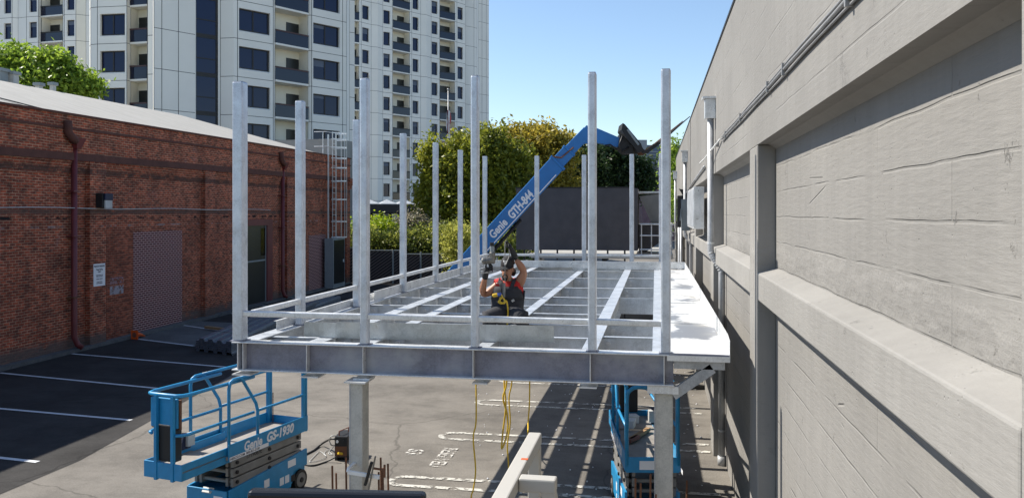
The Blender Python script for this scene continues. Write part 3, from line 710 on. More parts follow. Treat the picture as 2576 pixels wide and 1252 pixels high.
# downspouts (painted red)
def rdown(px, hopper, lab):
    s = onW(px,.1)-.0; t = thing('downspout', lab, 'downspout', wp(s,.1,0), group='red downspouts on the brick warehouse')
    zt_ = zc(s)+.35 if hopper else zc(s)-.1; o = -.02
    q = B().tube([wp(s,o,zt_),wp(s,o,.45),wp(s+.06,o+.06,.22),wp(s+.14,o+.16,.1)], .085, 12); q.obj('pipe', M['red'], t, smooth=True)
    if hopper:
        q = B(); c = wp(s,.10,0)
        a_ = [wp(s-.09,.01,zt_-.02),wp(s+.09,.01,zt_-.02),wp(s+.09,.13,zt_-.02),wp(s-.09,.13,zt_-.02)]
        b__ = [wp(s-.2,.012,zt_+.28),wp(s+.2,.012,zt_+.28),wp(s+.2,.24,zt_+.28),wp(s-.2,.24,zt_+.28)]
        q.hexa([a_[3],a_[2],a_[1],a_[0],b__[3],b__[2],b__[1],b__[0]]); q.obj('hopper', M['red'], t)
        q = B().tube([wp(s-.42,.09,zt_+.75),wp(s-.42,.11,zt_+.42),wp(s-.3,.13,zt_+.28),wp(s-.12,.12,zt_+.2)], .12, 10); q.obj('scupper_boot', M['coping'], t, smooth=True)
    for z in (1.6, 3.4, zt_-1.3): wbox(s-.16,s+.16,-REC+.0,.085,z,z+.035).obj('strap', M['rust'] if z<3 else M['red'], t)
rdown(196, True, 'red downspout with hopper head nearest the camera, left of the wall light')
rdown(717, True, 'red downspout right of the dark warehouse door')
# wall pack light
s = onW(253, .012); zl = zat(524, dep(wp(s)))
t = thing('wall_light', 'boxy dark wall light with a frosted lens on the brick pilaster', 'wall light', wp(s,.02,zl))
wbox(s-.24,s+.20,.013,.24,zl+.02,zl+.46).obj('housing', M['black'], t, bevel=.01)
wbox(s-.16,s+.18,.24,.29,zl,zl+.25).obj('lens', M['lgrey'], t, bevel=.01)
wbox(s-.18,s+.20,.24,.30,zl+.252,zl+.46).obj('shade', M['ink'], t, bevel=.01)
# conduit
zcn = zat(522, dep(A0)); pts = [wp(s_,.03,zcn+.02*math.sin(s_)) for s_ in np.arange(S0, onW(700), 1.0)]
tag(B().tube(pts,.016,6).obj('conduit', M['lgrey'], smooth=True), 'thin pale conduit running level along the brick warehouse wall past the wall light', 'conduit')
# sign
s0, s1 = onW(236,.03), onW(265,.03); dd = dep(wp(s0)); z0, z1 = zat(721,dd), zat(664,dd)
sg = thing('parking_sign', 'white private parking notice with dark blue text on the brick pilaster', 'sign', wp(s0,.03,z0))
wbox(s0,s1,.014,.022,z0,z1).obj('board', M['decal'], sg)
def stx(body, fz, size, al='CENTER'):
    o = wp((s0+s1)/2,.0235,z0+(z1-z0)*fz); text(body,'lettering',M['ink'],size,frame(o, wd_, (0,0,1)),sg,al,.0005,bold=.002,sx=.72)
wsg = s1-s0
for body,fz,sz in (('PRIVATE PARKING',.84,.075),('Tenant Parking',.71,.062),('ONLY',.60,.07),('Unauthorized vehicles will be',.47,.034),('towed at owners expense',.41,.034),('towing info  call (510) 555',.30,.034),('For Tenant Parking call',.18,.034),('San ITCO Management',.11,.036)):
    stx(body,fz,sz*wsg/.48*1.0)
# painted ghost patch on bricks
M['ghost'] = m_worn('ghost_paint', (.33,.29,.31), thr=.46); M['ghostr'] = m_worn('ghost_paint_pink', (.30,.17,.17), thr=.5)
s0, s1 = onW(277,-REC+.02), onW(311,-REC+.02); dd = dep(wp(s0))
for za,zb,mm in ((716,699,'ghostr'),(742,721,'ghost')):
    wbox(s0,s1,-REC+.0085,-REC+.012,zat(za,dd),zat(zb,dd)).obj('faded_paint_patch', M[mm], bw)
# beige concrete penthouse beyond the end
p0, p1 = at(632,58), at(842,56)
t = thing('concrete_penthouse', 'low beige concrete block rising beyond the end of the brick parapet', 'building', (p0.x,p0.y,0))
q = B(); z1 = zat(352,57); u = (p1-p0); n_ = Vector((-u.y,u.x,0)).normalized()*2.5
q.hexa([(p0.x,p0.y,0),(p1.x,p1.y,0),(p1.x+n_.x,p1.y+n_.y,0),(p0.x+n_.x,p0.y+n_.y,0)]+[(p0.x,p0.y,z1),(p1.x,p1.y,z1),(p1.x+n_.x,p1.y+n_.y,z1),(p0.x+n_.x,p0.y+n_.y,z1)]); q.obj('wall', M['roof'], t)
# caged ladder
sl = onW(838,.1); dl = dep(wp(sl)); zl0 = zat(596,dl); zl1 = zat(333,dl)
cl = thing('caged_ladder', 'galvanized caged ladder climbing the far end of the brick warehouse', 'ladder', wp(sl,.1,0))
lw = .24
for k,sgn in enumerate((-1,1)):
    B().bar(wp(sl+sgn*lw,.15,.2 if k==0 else 2.7), wp(sl+sgn*lw,.15,zl1), .05,.03,up=nrm).obj('side_rail', M['galvs'], cl)
B().bar(wp(sl-.75,.1,.1), wp(sl-.75,.1,zl1-.2), .09,.06,up=nrm).obj('support_post', M['galvs'], cl)
n = int((zl1-2.7)/.3)
for i in range(n): B().tube([wp(sl-lw,.15,2.8+i*.3),wp(sl+lw,.15,2.8+i*.3)],.013,5).obj('rung', M['galvs'], cl)
hz = [zat(y,dl) for y in (596,557,502,456,423,399,372,352,336)]
for z in hz:
    q = B()
    for k in range(8):
        a1 = math.pi*k/8; a2 = math.pi*(k+1)/8
        q.bar(wp(sl-.42*math.cos(a1),.15+.72*math.sin(a1),z), wp(sl-.42*math.cos(a2),.15+.72*math.sin(a2),z), .012,.06)
    q.obj('cage_hoop', M['galvs'], cl)
for k in range(1,8):
    a1 = math.pi*k/8; B().bar(wp(sl-.42*math.cos(a1),.15+.72*math.sin(a1),hz[0]), wp(sl-.42*math.cos(a1),.15+.72*math.sin(a1),hz[-1]), .04,.015,up=nrm).obj('cage_strap', M['galvs'], cl)
for z in (hz[-1], hz[-3]):
    B().tube([wp(sl-.3,.2,z),wp(sl-1.0,.1,z),wp(sl-1.0,-.6,z)],.02,6).obj('guard_rail', M['galvs'], cl)
B().tube([wp(sl-1.0,-.1,hz[-4]),wp(sl-1.0,-.1,hz[-1])],.02,6).obj('guard_post', M['galvs'], cl)
# electrical cabinet at ladder foot
ta = onW(820,.1); tb_ = onW(850,.1); dd = dep(wp(ta)); zb = zat(600,dd)
t = thing('utility_cabinet', 'tall dark grey utility cabinet at the foot of the caged ladder', 'cabinet', wp(ta,.3,0))
wbox(ta,tb_,.02,.5,.05,zb).obj('body', M['plast'], t); wbox(ta+.1,tb_-.1,.501,.515,.3,zb-.1).obj('door', M['door'], t); wbox(tb_-.35,tb_-.25,.516,.55,1.4,1.55).obj('handle', M['wht'], t)
# ================================================================ fence, garden wall, hedge
gd = 47.5
def fp_(px, d=gd): p = at(px,d); return p
fence = thing('chain_link_fence', 'dark chain link fence with slats closing the far side of the parking lot', 'fence', fp_(1000))
m, n_, p_ = newmat('chain_link_slats'); uv = coord(n_,'UV')
mp = N(n_,'ShaderNodeMapping'); mp.inputs['Rotation'].default_value = (0,0,R(35)); n_.links.new(uv, mp.inputs[0])
wv = N(n_,'ShaderNodeTexWave'); wv.inputs['Scale'].default_value = 2.1; wv.inputs['Distortion'].default_value = .3; wv.bands_direction='Y'; n_.links.new(mp.outputs[0], wv.inputs[0])
n_.links.new(ramp(n_, wv.outputs['Fac'], [(.75,(.02,.014,.014)),(.9,(.14,.11,.10))]), p_.inputs['Base Color']); p_.inputs['Roughness'].default_value=.7; M['link']=m
fpx = [868,898,925,990,1030,1036,1052,1112,1172,1178,1240,1320]
ft = lambda px: zat(622+ (px-868)*.075, gd)
pts = [fp_(px) for px in (860,1010)]
for a_,b__ in ((862,898),(925,1006),(1006,1170),(1174,1330)):
    A_, B_ = fp_(a_), fp_(b__); zt2 = ft((a_+b__)/2)-(.0 if a_<1100 else .35)
    q = B(); q.bar((A_.x,A_.y,zt2/2),(B_.x,B_.y,zt2/2),.03,zt2-.1); q.obj('mesh_panel', M['link'], fence)
    B().tube([(A_.x,A_.y-.05,zt2),(B_.x,B_.y-.05,zt2)],.03,6).obj('top_rail', M['plast'], fence)
for px in (898,925,988,1006,1058,1111,1171,1177,1250,1325):
    p = fp_(px,gd-.1); B().tube([(p.x,p.y,0),(p.x,p.y,ft(px)+.08)],.055,8).obj('post', M['plast'], fence); 
gw = thing('garden_wall', 'low dark wall with a pale cap behind the chain link fence', 'wall', fp_(1000,50))
A_, B_ = fp_(850,50.5), fp_(1300,50.5); zg = zat(592,50.5)
B().bar((A_.x,A_.y,zg/2),(B_.x,B_.y,zg/2),.4,zg).obj('wall', M['coping'], gw); B().bar((A_.x,A_.y,zg+.04),(B_.x,B_.y,zg+.04),.5,.08).obj('cap', M['roof'], gw)
# raised garden bed behind
A_, B_, C_, D_ = fp_(800,51), fp_(1320,51), fp_(1320,75), fp_(800,75)
q = B().hexa([(p.x,p.y,0) for p in (A_,B_,C_,D_)]+[(p.x,p.y,zg-.1) for p in (A_,B_,C_,D_)]); tag(q.obj('terrain', M['trunk']), kind='structure')
# ================================================================ APARTMENT TOWERS
FZ = lambda n: EYE + 3.0*(n+.57)
TOPN = 14
def seg_t(A, Bp, px):
    rA = A.x*CT+A.y*ST; dA = dep(A); rB = Bp.x*CT+Bp.y*ST; dB = dep(Bp); q = (px-1287.5)/F
    return (q*dA-rA)/((rB-rA)-q*(dB-dA))
class Tower:
    def __init__(s, name, lab, loc, nmin, nmax, mat='white', top=TOPN):
        s.top = top
        s.t = thing(name, lab, 'building', loc); s.w = B(); s.j = B(); s.nmin = nmin; s.nmax = nmax; s.mat = mat; s.k = 0; s.slab = B(); s.cur = None
        s.zb = -.0; s.warm = B()
    def P(s, A, Bp, t, off, z):   # off positive = inward (away from camera)
        u = (Bp-A); n = Vector((-u.y,u.x,0)).normalized(); p = A+u*t+n*off; return Vector((p.x,p.y,z))
    def facet(s, px0, d0, px1, d1, kind='blank', arg=None, tgt=None, joints=True, vj=True, rail='rail', zlow=0, slope=None):
        A = at(px0,d0); Bp = at(px1,d1); P = lambda t,o,z: s.P(A,Bp,t,o,z); b = tgt or s.w; zt = FZ(s.top)
        Q = lambda t0,t1,o0,o1,z0,z1: b.quad(P(t0,o0,z0),P(t1,o1,z0),P(t1,o1,z1),P(t0,o0,z1))
        L = (Bp-A).length
        if kind in ('blank',): Q(0,1,0,0,zlow,zt)
        if joints and L > .25:
            for n in range(s.nmin, s.top):
                if kind == 'balcony' or kind == 'stair': continue
                z = FZ(n); s.j.hexa([P(0,-.004,z-.02),P(1,-.004,z-.02),P(1,.01,z-.02),P(0,.01,z-.02),P(0,-.004,z+.02),P(1,-.004,z+.02),P(1,.01,z+.02),P(0,.01,z+.02)])
        if vj:
            e = .022/max(L,.1)
            for t in (0,): s.j.hexa([P(-e,-.005,zlow),P(e,-.005,zlow),P(e,.01,zlow),P(-e,.01,zlow),P(-e,-.005,zt),P(e,-.005,zt),P(e,.01,zt),P(-e,.01,zt)])
        if kind == 'window':
            wa, wb, mull = arg; ta, tb = seg_t(A,Bp,wa), seg_t(A,Bp,wb)
            Q(0,ta,0,0,zlow,zt); Q(tb,1,0,0,zlow,zt); zp = zlow; hb, ht = (.62,2.42) if mull else (.5,2.38)
            for n in range(s.nmin, s.nmax+1):
                z0, z1 = FZ(n)+hb, FZ(n)+ht; Q(ta,tb,0,0,zp,z0); zp = z1; dp = .28
                # reveals
                b.quad(P(ta,0,z0),P(ta,dp,z0+.12),P(ta,dp,z1),P(ta,0,z1)); b.quad(P(tb,0,z1),P(tb,dp,z1),P(tb,dp,z0+.12),P(tb,0,z0))
                b.quad(P(ta,0,z0),P(tb,0,z0),P(tb,dp,z0+.12),P(ta,dp,z0+.12)); b.quad(P(ta,dp,z1),P(tb,dp,z1),P(tb,0,z1),P(ta,0,z1))
                wI = B(); e = .07/L; z0 += .12
                def bx(t0,t1,o0,o1,za,zb_,q): q.hexa([P(t0,o0,za),P(t1,o0,za),P(t1,o1,za),P(t0,o1,za),P(t0,o0,zb_),P(t1,o0,zb_),P(t1,o1,zb_),P(t0,o1,zb_)])
                fo = dp-.06
                bx(ta,ta+e,fo,dp,z0,z1,wI); bx(tb-e*(2.2 if mull else 1.5),tb,fo,dp,z0,z1,wI); bx(ta+e,tb-e,fo,dp,z0,z0+.06,wI); bx(ta+e,tb-e,fo,dp,z1-.08,z1,wI)
                if mull: tm = ta+(tb-ta)*.48; bx(tm-e*.8,tm+e*.8,fo-.005,dp,z0+.06,z1-.08,wI)
                wo_ = wI.obj('window', M['dark'], s.t)
                g = B(); bx(ta+e*.9,tb-e*.9,dp-.02,dp-.012,z0+.05,z1-.07,g); g.obj('pane', M['glass'], wo_)
                if random.random() < .3:
                    g = B(); bl = random.uniform(.12,.4)*(z1-z0); bx(ta+e*1.1,ta+(tb-ta)*(.47 if mull else .9),dp-.0105-.012,dp-.021,z1-.08-bl,z1-.085,g); g.obj('blind', M['blind'], wo_)
            Q(ta,tb,0,0,zp,zt)
        if kind == 'balcony':
            Q(0,1,0,0,FZ(s.nmax+1),zt); Q(0,1,0,0,zlow,FZ(s.nmin))
            wm = B(); D = 1.25 if L > 2.6 else .9; bi = arg or (.66,1)
            for n in range(s.nmin, s.nmax+1):
                z0, z1 = FZ(n), FZ(n+1)
                ww = wm
                ww.quad(P(0,D,z0),P(1,D,z0),P(1,D,z1),P(0,D,z1)); ww.quad(P(0,0,z0),P(0,D,z0),P(0,D,z1),P(0,0,z1)); ww.quad(P(1,D,z0),P(1,0,z0),P(1,0,z1),P(1,D,z1))
                bal = B(); bal.hexa([P(0,-.12,z0-.02),P(1,-.12,z0-.02),P(1,D,z0-.02),P(0,D,z0-.02),P(0,-.12,z0+.14),P(1,-.12,z0+.14),P(1,D,z0+.14),P(0,D,z0+.14)])
                bo = bal.obj('balcony', M['white'], s.t)
                g = B(); g.hexa([P(0.0,-.10,z0+.1),P(1,-.10,z0+.1),P(1,-.085,z0+.1),P(0,-.085,z0+.1),P(0,-.10,z0+1.12),P(1,-.10,z0+1.12),P(1,-.085,z0+1.12),P(0,-.085,z0+1.12)]); g.obj('glass_panel', M['glassb'], bo)
                g = B(); g.hexa([P(0,-.14,z0+1.12),P(1,-.14,z0+1.12),P(1,-.06,z0+1.12),P(0,-.06,z0+1.12),P(0,-.14,z0+1.24),P(1,-.14,z0+1.24),P(1,-.06,z0+1.24),P(0,-.06,z0+1.24)]); g.obj('handrail', M[rail], bo)
                for (q0,q1) in ([bi] if not isinstance(bi,list) else bi):
                    g = B(); g.hexa([P(q0,D-.04,z0+.15),P(q1,D-.04,z0+.15),P(q1,D-.02,z0+.15),P(q0,D-.02,z0+.15),P(q0,D-.04,z0+2.35),P(q1,D-.04,z0+2.35),P(q1,D-.02,z0+2.35),P(q0,D-.02,z0+2.35)]); g.obj('balcony_door', M['door'], bo)
            wm.obj('balcony_recess', M['whitew'], s.t)
        if kind == 'stair':
            zz = zlow
            g = B()
            for n in range(s.nmin-1, s.top):
                z0 = FZ(n)
                P8 = lambda t0,t1,o0,o1,za,zb_: [P(t0,o0,za),P(t1,o0,za),P(t1,o1,za),P(t0,o1,za),P(t0,o0,zb_),P(t1,o0,zb_),P(t1,o1,zb_),P(t0,o1,zb_)]
                wi = B().hexa(P8(0,1,.06,.12,z0-.12,z0+.20)); wi.hexa(P8(0,1,.06,.1,z0+1.25,z0+1.33)); wi.hexa(P8(.92,1,.055,.1,z0+.21,z0+1.24)); wi.hexa(P8(.92,1,.055,.1,z0+1.34,z0+2.87))
                wo_ = wi.obj('window', M['dark'], s.t); B().hexa(P8(0,.985,.085,.095,z0+.2,z0+2.88)).obj('pane', M['glass'], wo_)
        s.last = Bp
        return s
    def done(s, lineback=None):
        s.w.obj('wall', M[s.mat], s.t)
        if s.warm.f: s.warm.obj('wall', M['whitew'], s.t)
        if s.j.f: s.j.obj('panel_joint', M['joint'], s.t)
        return s.t
def back(T, px0, d0, px1, d1, dd=14):
    a, b = at(px0,d0), at(px1,d1); u = (b-a); n = Vector((-u.y,u.x,0)).normalized()*dd; z1 = FZ(T.top)
    c, e = b+n, a+n; q = B()
    q.quad((b.x,b.y,0),(c.x,c.y,0),(c.x,c.y,z1),(b.x,b.y,z1)); q.quad((e.x,e.y,0),(a.x,a.y,0),(a.x,a.y,z1),(e.x,e.y,z1)); q.quad((c.x,c.y,0),(e.x,e.y,0),(e.x,e.y,z1),(c.x,c.y,z1))
    a2,b2 = a+n*.15,b+n*.15
    q.quad((a.x,a.y,z1),(b.x,b.y,z1),(c.x,c.y,z1),(e.x,e.y,z1)); q.obj('rear_wall', M['white'], T.t)
M['blind'] = plain('blind', (.10,.13,.19), .6, var=.03)
# left rear tower
T = Tower('apartment_tower', 'sunlit cream apartment tower at far left behind the leafy tree', at(110,96), 4, 8)
T.facet(-60,95.5,-40,95.2); T.facet(-40,95.2,-10,94.9,'balcony'); T.facet(-10,94.9,30.5,94.4,'window',(9.6,28,0)); T.facet(30.5,94.4,45.5,94.6); T.facet(45.5,94.6,66.7,94.1)
T.facet(66.7,94.1,96.4,93.7,'window',(73,92.5,0)); T.facet(96.4,93.7,104.4,94.4); T.facet(104.4,94.3,158.3,93.4,'balcony',(0,.45),rail='dark'); T.facet(158.3,93.4,162,93.0)
T.facet(162,93.0,191,92.8,'window',(167.6,187,0)); T.facet(191,92.8,216,93.3,tgt=T.warm); T.facet(216,93.3,232,93.3)
back(T,-60,96.5,232,94.4); T.done()
# near tower
T = Tower('apartment_tower', 'nearest white panel apartment tower with wide paired windows and a dark glass stair strip', at(560,66), 1, 6, top=8)
T.facet(225,66.8,228,66.1); T.facet(228,66.1,245,65.9); T.facet(245,65.9,319,65.5,'window',(251.5,314,1)); T.facet(319,65.5,328.6,66.0)
T.facet(328.6,66.0,371,65.6,'balcony',[(.05,.85)]); T.facet(371,62.7,384.5,62.6); T.facet(384.5,62.6,386.5,60.0,joints=False)
T.facet(386.8,60.0,406.9,60.4); T.facet(406.9,60.4,448.7,61.4); T.facet(448.7,61.4,490.4,62.4); T.facet(490.4,62.4,492.8,62.5,vj=False)
T.facet(492.8,62.5,547.5,63.7,'stair'); T.facet(547.5,63.7,554,63.7); T.facet(554,63.7,588,63.5); T.facet(588,63.5,597.3,63.7,vj=False)
T.facet(597.3,63.7,687.2,65.9,'window',(601,679.6,1)); T.facet(687.2,65.9,691.3,66.0); T.facet(691.3,66.0,774,68.5,'balcony',[(.60,.99),(.05,.12)]); T.facet(774,68.6,784,68.6)
T.facet(784,68.6,861.5,70.9,'window',(787.6,854.7,1)); T.facet(861.5,70.9,871.5,71.2); T.facet(871.5,71.2,878.5,75,joints=False); T.facet(878.5,75,891.8,75.4)
back(T,225,67,891.8,75.6,10); T.done()
# right tower
T = Tower('apartment_tower', 'farther tall bluish white apartment tower with many small windows and balcony stacks', at(1060,120), 0, 11)
T.facet(870,108,885,108.4); T.facet(885,108.4,902.5,109,'balcony',(.1,1),rail='dark'); T.facet(902.5,109,908.4,109.4); T.facet(908.4,109.4,933.2,110.8,'window',(911,928.3,0))
T.facet(933.2,110.8,949.7,111.2); T.facet(949.7,111.2,962.4,112.2,vj=False); T.facet(962.4,112.2,987.2,113.2,'window',(964.2,981,0))
T.facet(987.2,113.2,1029.9,115.6,'balcony',[(.0,.2),(.6,1)],rail='dark'); T.facet(1029.9,115.6,1035.2,116); T.facet(1035.2,116,1057.7,117.2,'window',(1037.6,1052.6,0))
T.facet(1057.7,117.2,1072.7,117.6); T.facet(1072.7,117.6,1083.9,118.7,vj=False); T.facet(1083.9,118.7,1105.7,119.8,'window',(1085.4,1100.6,0))
T.facet(1105.7,119.8,1143.5,121.8,'balcony',[(.0,.07),(.2,1)],rail='dark'); T.facet(1143.5,121.8,1149,122.2); T.facet(1149,122.2,1170,123.6,'window',(1150.8,1164.3,0))
T.facet(1170,124.6,1191.9,125.6); T.facet(1191.9,125.6,1199.4,126.3); T.facet(1199.4,126.3,1203,134.4,joints=False); T.facet(1203,134.4,1212,134.9); T.facet(1212,134.9,1223,135.6); T.facet(1223,135.6,1229.4,136.1)
back(T,870,109,1229.4,136.1,15); tw = T.done()
# arcade at the tower's foot: white peaked canopies over a dark opening
pa, pb = at(862,100), at(1075,103); za = zat(513,101)
u = (pb-pa); L = u.length; u.normalize(); nn = Vector((-u.y,u.x,0))
def cp(s, o, z): p = pa+u*s+nn*o; return Vector((p.x,p.y,z))
M['canv'] = plain('canvas', (.30,.33,.37), .8, var=.05)  # white canvas with the tower's shade put into this blue-grey
can = thing('canopy_row', 'row of white peaked canopies over the dark arcade at the foot of the tower', 'canopy', pa)
k = 5
for i in range(k):
    s0, s1 = L*i/k, L*(i+1)/k; zp = za+.55; q = B()
    c = [cp(s0,-3,za),cp(s1-.05,-3,za),cp(s1-.05,1,za),cp(s0,1,za)]; pk = cp((s0+s1)/2,-1,zp)
    for a_, b__ in zip(c, c[1:]+c[:1]): q.quad(a_, b__, pk)
    q.prism(c, (0,0,-.08)); q.obj('canopy', M['canv'], can)
q = B(); q.hexa([cp(0,1,0),cp(L,1,0),cp(L,1.3,0),cp(0,1.3,0),cp(0,1,za),cp(L,1,za),cp(L,1.3,za),cp(0,1.3,za)]); q.obj('arcade_back', M['dark'], can)  # dark sheet, the arcade's shadow put into its colour
q = B(); q.hexa([cp(0,-3,za-1.1),cp(L,-3,za-1.1),cp(L,-2.9,za-1.1),cp(0,-2.9,za-1.1),cp(0,-3,za-.1),cp(L,-3,za-.1),cp(L,-2.9,za-.1),cp(0,-2.9,za-.1)]); q.obj('painted_shade_band', M['dark'], can)  # dark band standing in for the shadow under the canopies
for i in range(9):
    s0 = L*(i+.5)/9
    q = B(); q.hexa([cp(s0-.35,.2,0),cp(s0+.35,.2,0),cp(s0+.35,.9,0),cp(s0-.35,.9,0),cp(s0-.35,.2,za-1.2),cp(s0+.35,.2,za-1.2),cp(s0+.35,.9,za-1.2),cp(s0-.35,.9,za-1.2)]); q.obj('pillar', M['white'] if i%2 else M['plast'], can)
# flag pole
p = at(1127,92); zf = zat(222,92); fl = thing('flag_pole', 'tall white flag pole with a limp striped flag in front of the tower', 'flag pole', (p.x,p.y,0))
B().tube([(p.x,p.y,0),(p.x,p.y,zf-.3)],[.11,.05],8).obj('pole', M['galvp'], fl, smooth=True); B().ball((p.x,p.y,zf-.15),.13).obj('finial', M['galvp'], fl, smooth=True)
m, n_, p_ = newmat('flag_cloth'); ob = coord(n_); wv = N(n_,'ShaderNodeTexWave'); wv.inputs['Scale'].default_value=1.3; wv.inputs['Distortion'].default_value=3; n_.links.new(coord(n_,'Object',(1,1,.25)), wv.inputs[0])
n_.links.new(ramp(n_, wv.outputs['Fac'], [(.45,(.35,.03,.04)),(.5,(.6,.6,.6))]), p_.inputs['Base Color'])
q = B(); zt_ = zat(276,92); zb_ = zat(350,92); nn_ = 14
cols = []
for i in range(nn_+1):
    z = zt_+(zb_-zt_)*i/nn_; wv_ = .35*math.sin(math.pi*min(1,(i+2)/nn_))+.05
    cols.append([(p.x+.08+wv_*math.cos(j*1.9+i*.25)*(j/5), p.y+.25*math.sin(j*2.3+i*.2), z-.25*j/5) for j in range(6)])
for i in range(nn_):
    for j in range(5): q.quad(cols[i][j],cols[i][j+1],cols[i+1][j+1],cols[i+1][j])
q.obj('flag', m, fl)
q = B(); 
for i in range(nn_//3):
    for j in range(2): q.quad(*[(v[0]-.06,v[1]-.06,v[2]) for v in (cols[i][j],cols[i][j+1],cols[i+1][j+1],cols[i+1][j])])
q.obj('canton', M['ink'], fl)
# distant buildings beyond the screen wall
def farb(px0,px1,py0,d,lab,m='plast',rows=None,name='distant_building',dp=12):
    a, b = at(px0,d), at(px1,d); z1 = zat(py0,d); t = thing(name, lab, 'building', (a.x,a.y,0)); u = (b-a).normalized(); n = Vector((-u.y,u.x,0))*dp
    q = B().hexa([(a.x,a.y,0),(b.x,b.y,0),(b.x+n.x,b.y+n.y,0),(a.x+n.x,a.y+n.y,0),(a.x,a.y,z1),(b.x,b.y,z1),(b.x+n.x,b.y+n.y,z1),(a.x+n.x,a.y+n.y,z1)]); q.obj('wall', M[m], t)
    nn = -n.normalized()
    for (qa,qb,ya,yb,mm,nm) in (rows or []):
        A_, B_ = at(qa,d)+nn*.15, at(qb,d)+nn*.15; za_, zb_ = zat(yb,d), zat(ya,d)
        B().hexa([(A_.x,A_.y,za_),(B_.x,B_.y,za_),(B_.x-nn.x*.14,B_.y-nn.y*.14,za_),(A_.x-nn.x*.14,A_.y-nn.y*.14,za_),(A_.x,A_.y,zb_),(B_.x,B_.y,zb_),(B_.x-nn.x*.14,B_.y-nn.y*.14,zb_),(A_.x-nn.x*.14,A_.y-nn.y*.14,zb_)]).obj(nm, M[mm], t)
    return t
M['bluegrey'] = plain('bluegrey_cladding', (.10,.14,.20), .5, var=.04); M['bluegrey2'] = plain('pale_cladding', (.30,.33,.36), .6, var=.04); M['mauve']=plain('mauve_wall',(.22,.13,.14),.8)
farb(1545,1627,352,150,'grey plaster building with a taller stair block beyond the dark tree','bluegrey2',[(1550,1585,372,380,'glass','window'),(1590,1612,368,376,'glass','window')])
farb(1622,1790,365,170,'blue grey glazed building in the distance between the last two posts','bluegrey',[(1660,1672,362,376,'mauve','penthouse'),(1626,1785,381,383,'bluegrey2','band'),(1626,1785,388,390,'bluegrey2','band'),(1626,1785,396,397,'bluegrey2','band'),(1626,1785,405,409,'bluegrey2','band'),(1630,1700,412,430,'bkglass','window'),(1640,1660,414,428,'bluegrey2','window_frame')])
farb(1615,1790,445,120,'low mauve and white building with a railing beyond the dark tree','mauve',[(1618,1785,432,443,'bluegrey2','balcony_front'),(1625,1640,455,470,'glass','window'),(1650,1662,455,470,'glass','window')])
farb(1405,1560,368,140,'pale low building partly hidden behind the boom and the dark tree','bluegrey2',[(1428,1440,374,384,'glass','window'),(1448,1462,374,384,'glass','window')])
# ================================================================ VEGETATION
def leafmesh(name, m, blobs, nleaf, size, seed, parent=None, clump=9, spread=.32, shell=.55, base=None):
    rg = np.random.RandomState(seed)
    vol = np.array([b[3]*b[4]*b[5] for b in blobs])**(2/3.); vol /= vol.sum()
    nc = nleaf//clump; bi = rg.choice(len(blobs), nc, p=vol); bl = np.array(blobs)[bi]
    dv = rg.normal(size=(nc,3)); dv /= np.linalg.norm(dv,axis=1)[:,None]
    rad = 1-shell*rg.rand(nc)**1.8
    # lumpy outline
    lump = 1+.17*np.sin(dv[:,0]*8+bi)+.15*np.sin(dv[:,2]*11+bi*2)+.12*np.sin(dv[:,1]*13)+.14*np.sin(dv[:,0]*19+dv[:,2]*17)+.05*rg.normal(size=nc)
    cc = bl[:,:3]+dv*bl[:,3:6]*(rad*lump)[:,None]
    c = np.repeat(cc, clump, 0)+rg.normal(size=(nc*clump,3))*spread
    n = len(c); s = size*(.6+.8*rg.rand(n))
    a = rg.normal(size=(n,3)); a /= np.linalg.norm(a,axis=1)[:,None]
    b = rg.normal(size=(n,3)); b -= a*(a*b).sum(1)[:,None]; b /= np.linalg.norm(b,axis=1)[:,None]
    a = a*s[:,None]; b = b*(s*.5)[:,None]
    v = np.stack([c-a, c-b*1.0+a*.1, c+a, c+b],1).reshape(-1,3)
    off = np.array(parent.location) if parent is not None else np.zeros(3)
    v = v-off
    me = bpy.data.meshes.new(name); me.vertices.add(len(v)); me.vertices.foreach_set('co', v.ravel())
    me.loops.add(4*n); me.loops.foreach_set('vertex_index', np.arange(4*n)); me.polygons.add(n)
    me.polygons.foreach_set('loop_start', np.arange(0,4*n,4)); me.polygons.foreach_set('loop_total', np.full(n,4)); me.update()
    me.materials.append(m); o = bpy.data.objects.new(name, me); COL.objects.link(o)
    if parent is not None: o.parent = parent
    return o
def limbs(base, top, blobs, r, par, seed=1):
    rg = random.Random(seed); q = B(); base = Vector(base); top = Vector(top)
    mid = base.lerp(top,.5)+Vector((rg.uniform(-.2,.2),rg.uniform(-.2,.2),0)); q.tube([base,mid,top],[r,r*.8,r*.6],10)
    for b in blobs:
        e = Vector(b[:3]); s = mid.lerp(top, rg.uniform(.3,1)); m_ = s.lerp(e,.5)+Vector((0,0,-.2*rg.random())); q.tube([s,m_,e],[r*.42,r*.28,r*.08],6)
        for k in range(3):
            e2 = e+Vector((rg.uniform(-1,1)*b[3],rg.uniform(-1,1)*b[4],rg.uniform(-.3,.9)*b[5]))*.7; q.tube([m_.lerp(e,.6),e2],[r*.18,r*.04],5)
    q.obj('trunk', M['trunk'], par, smooth=True)
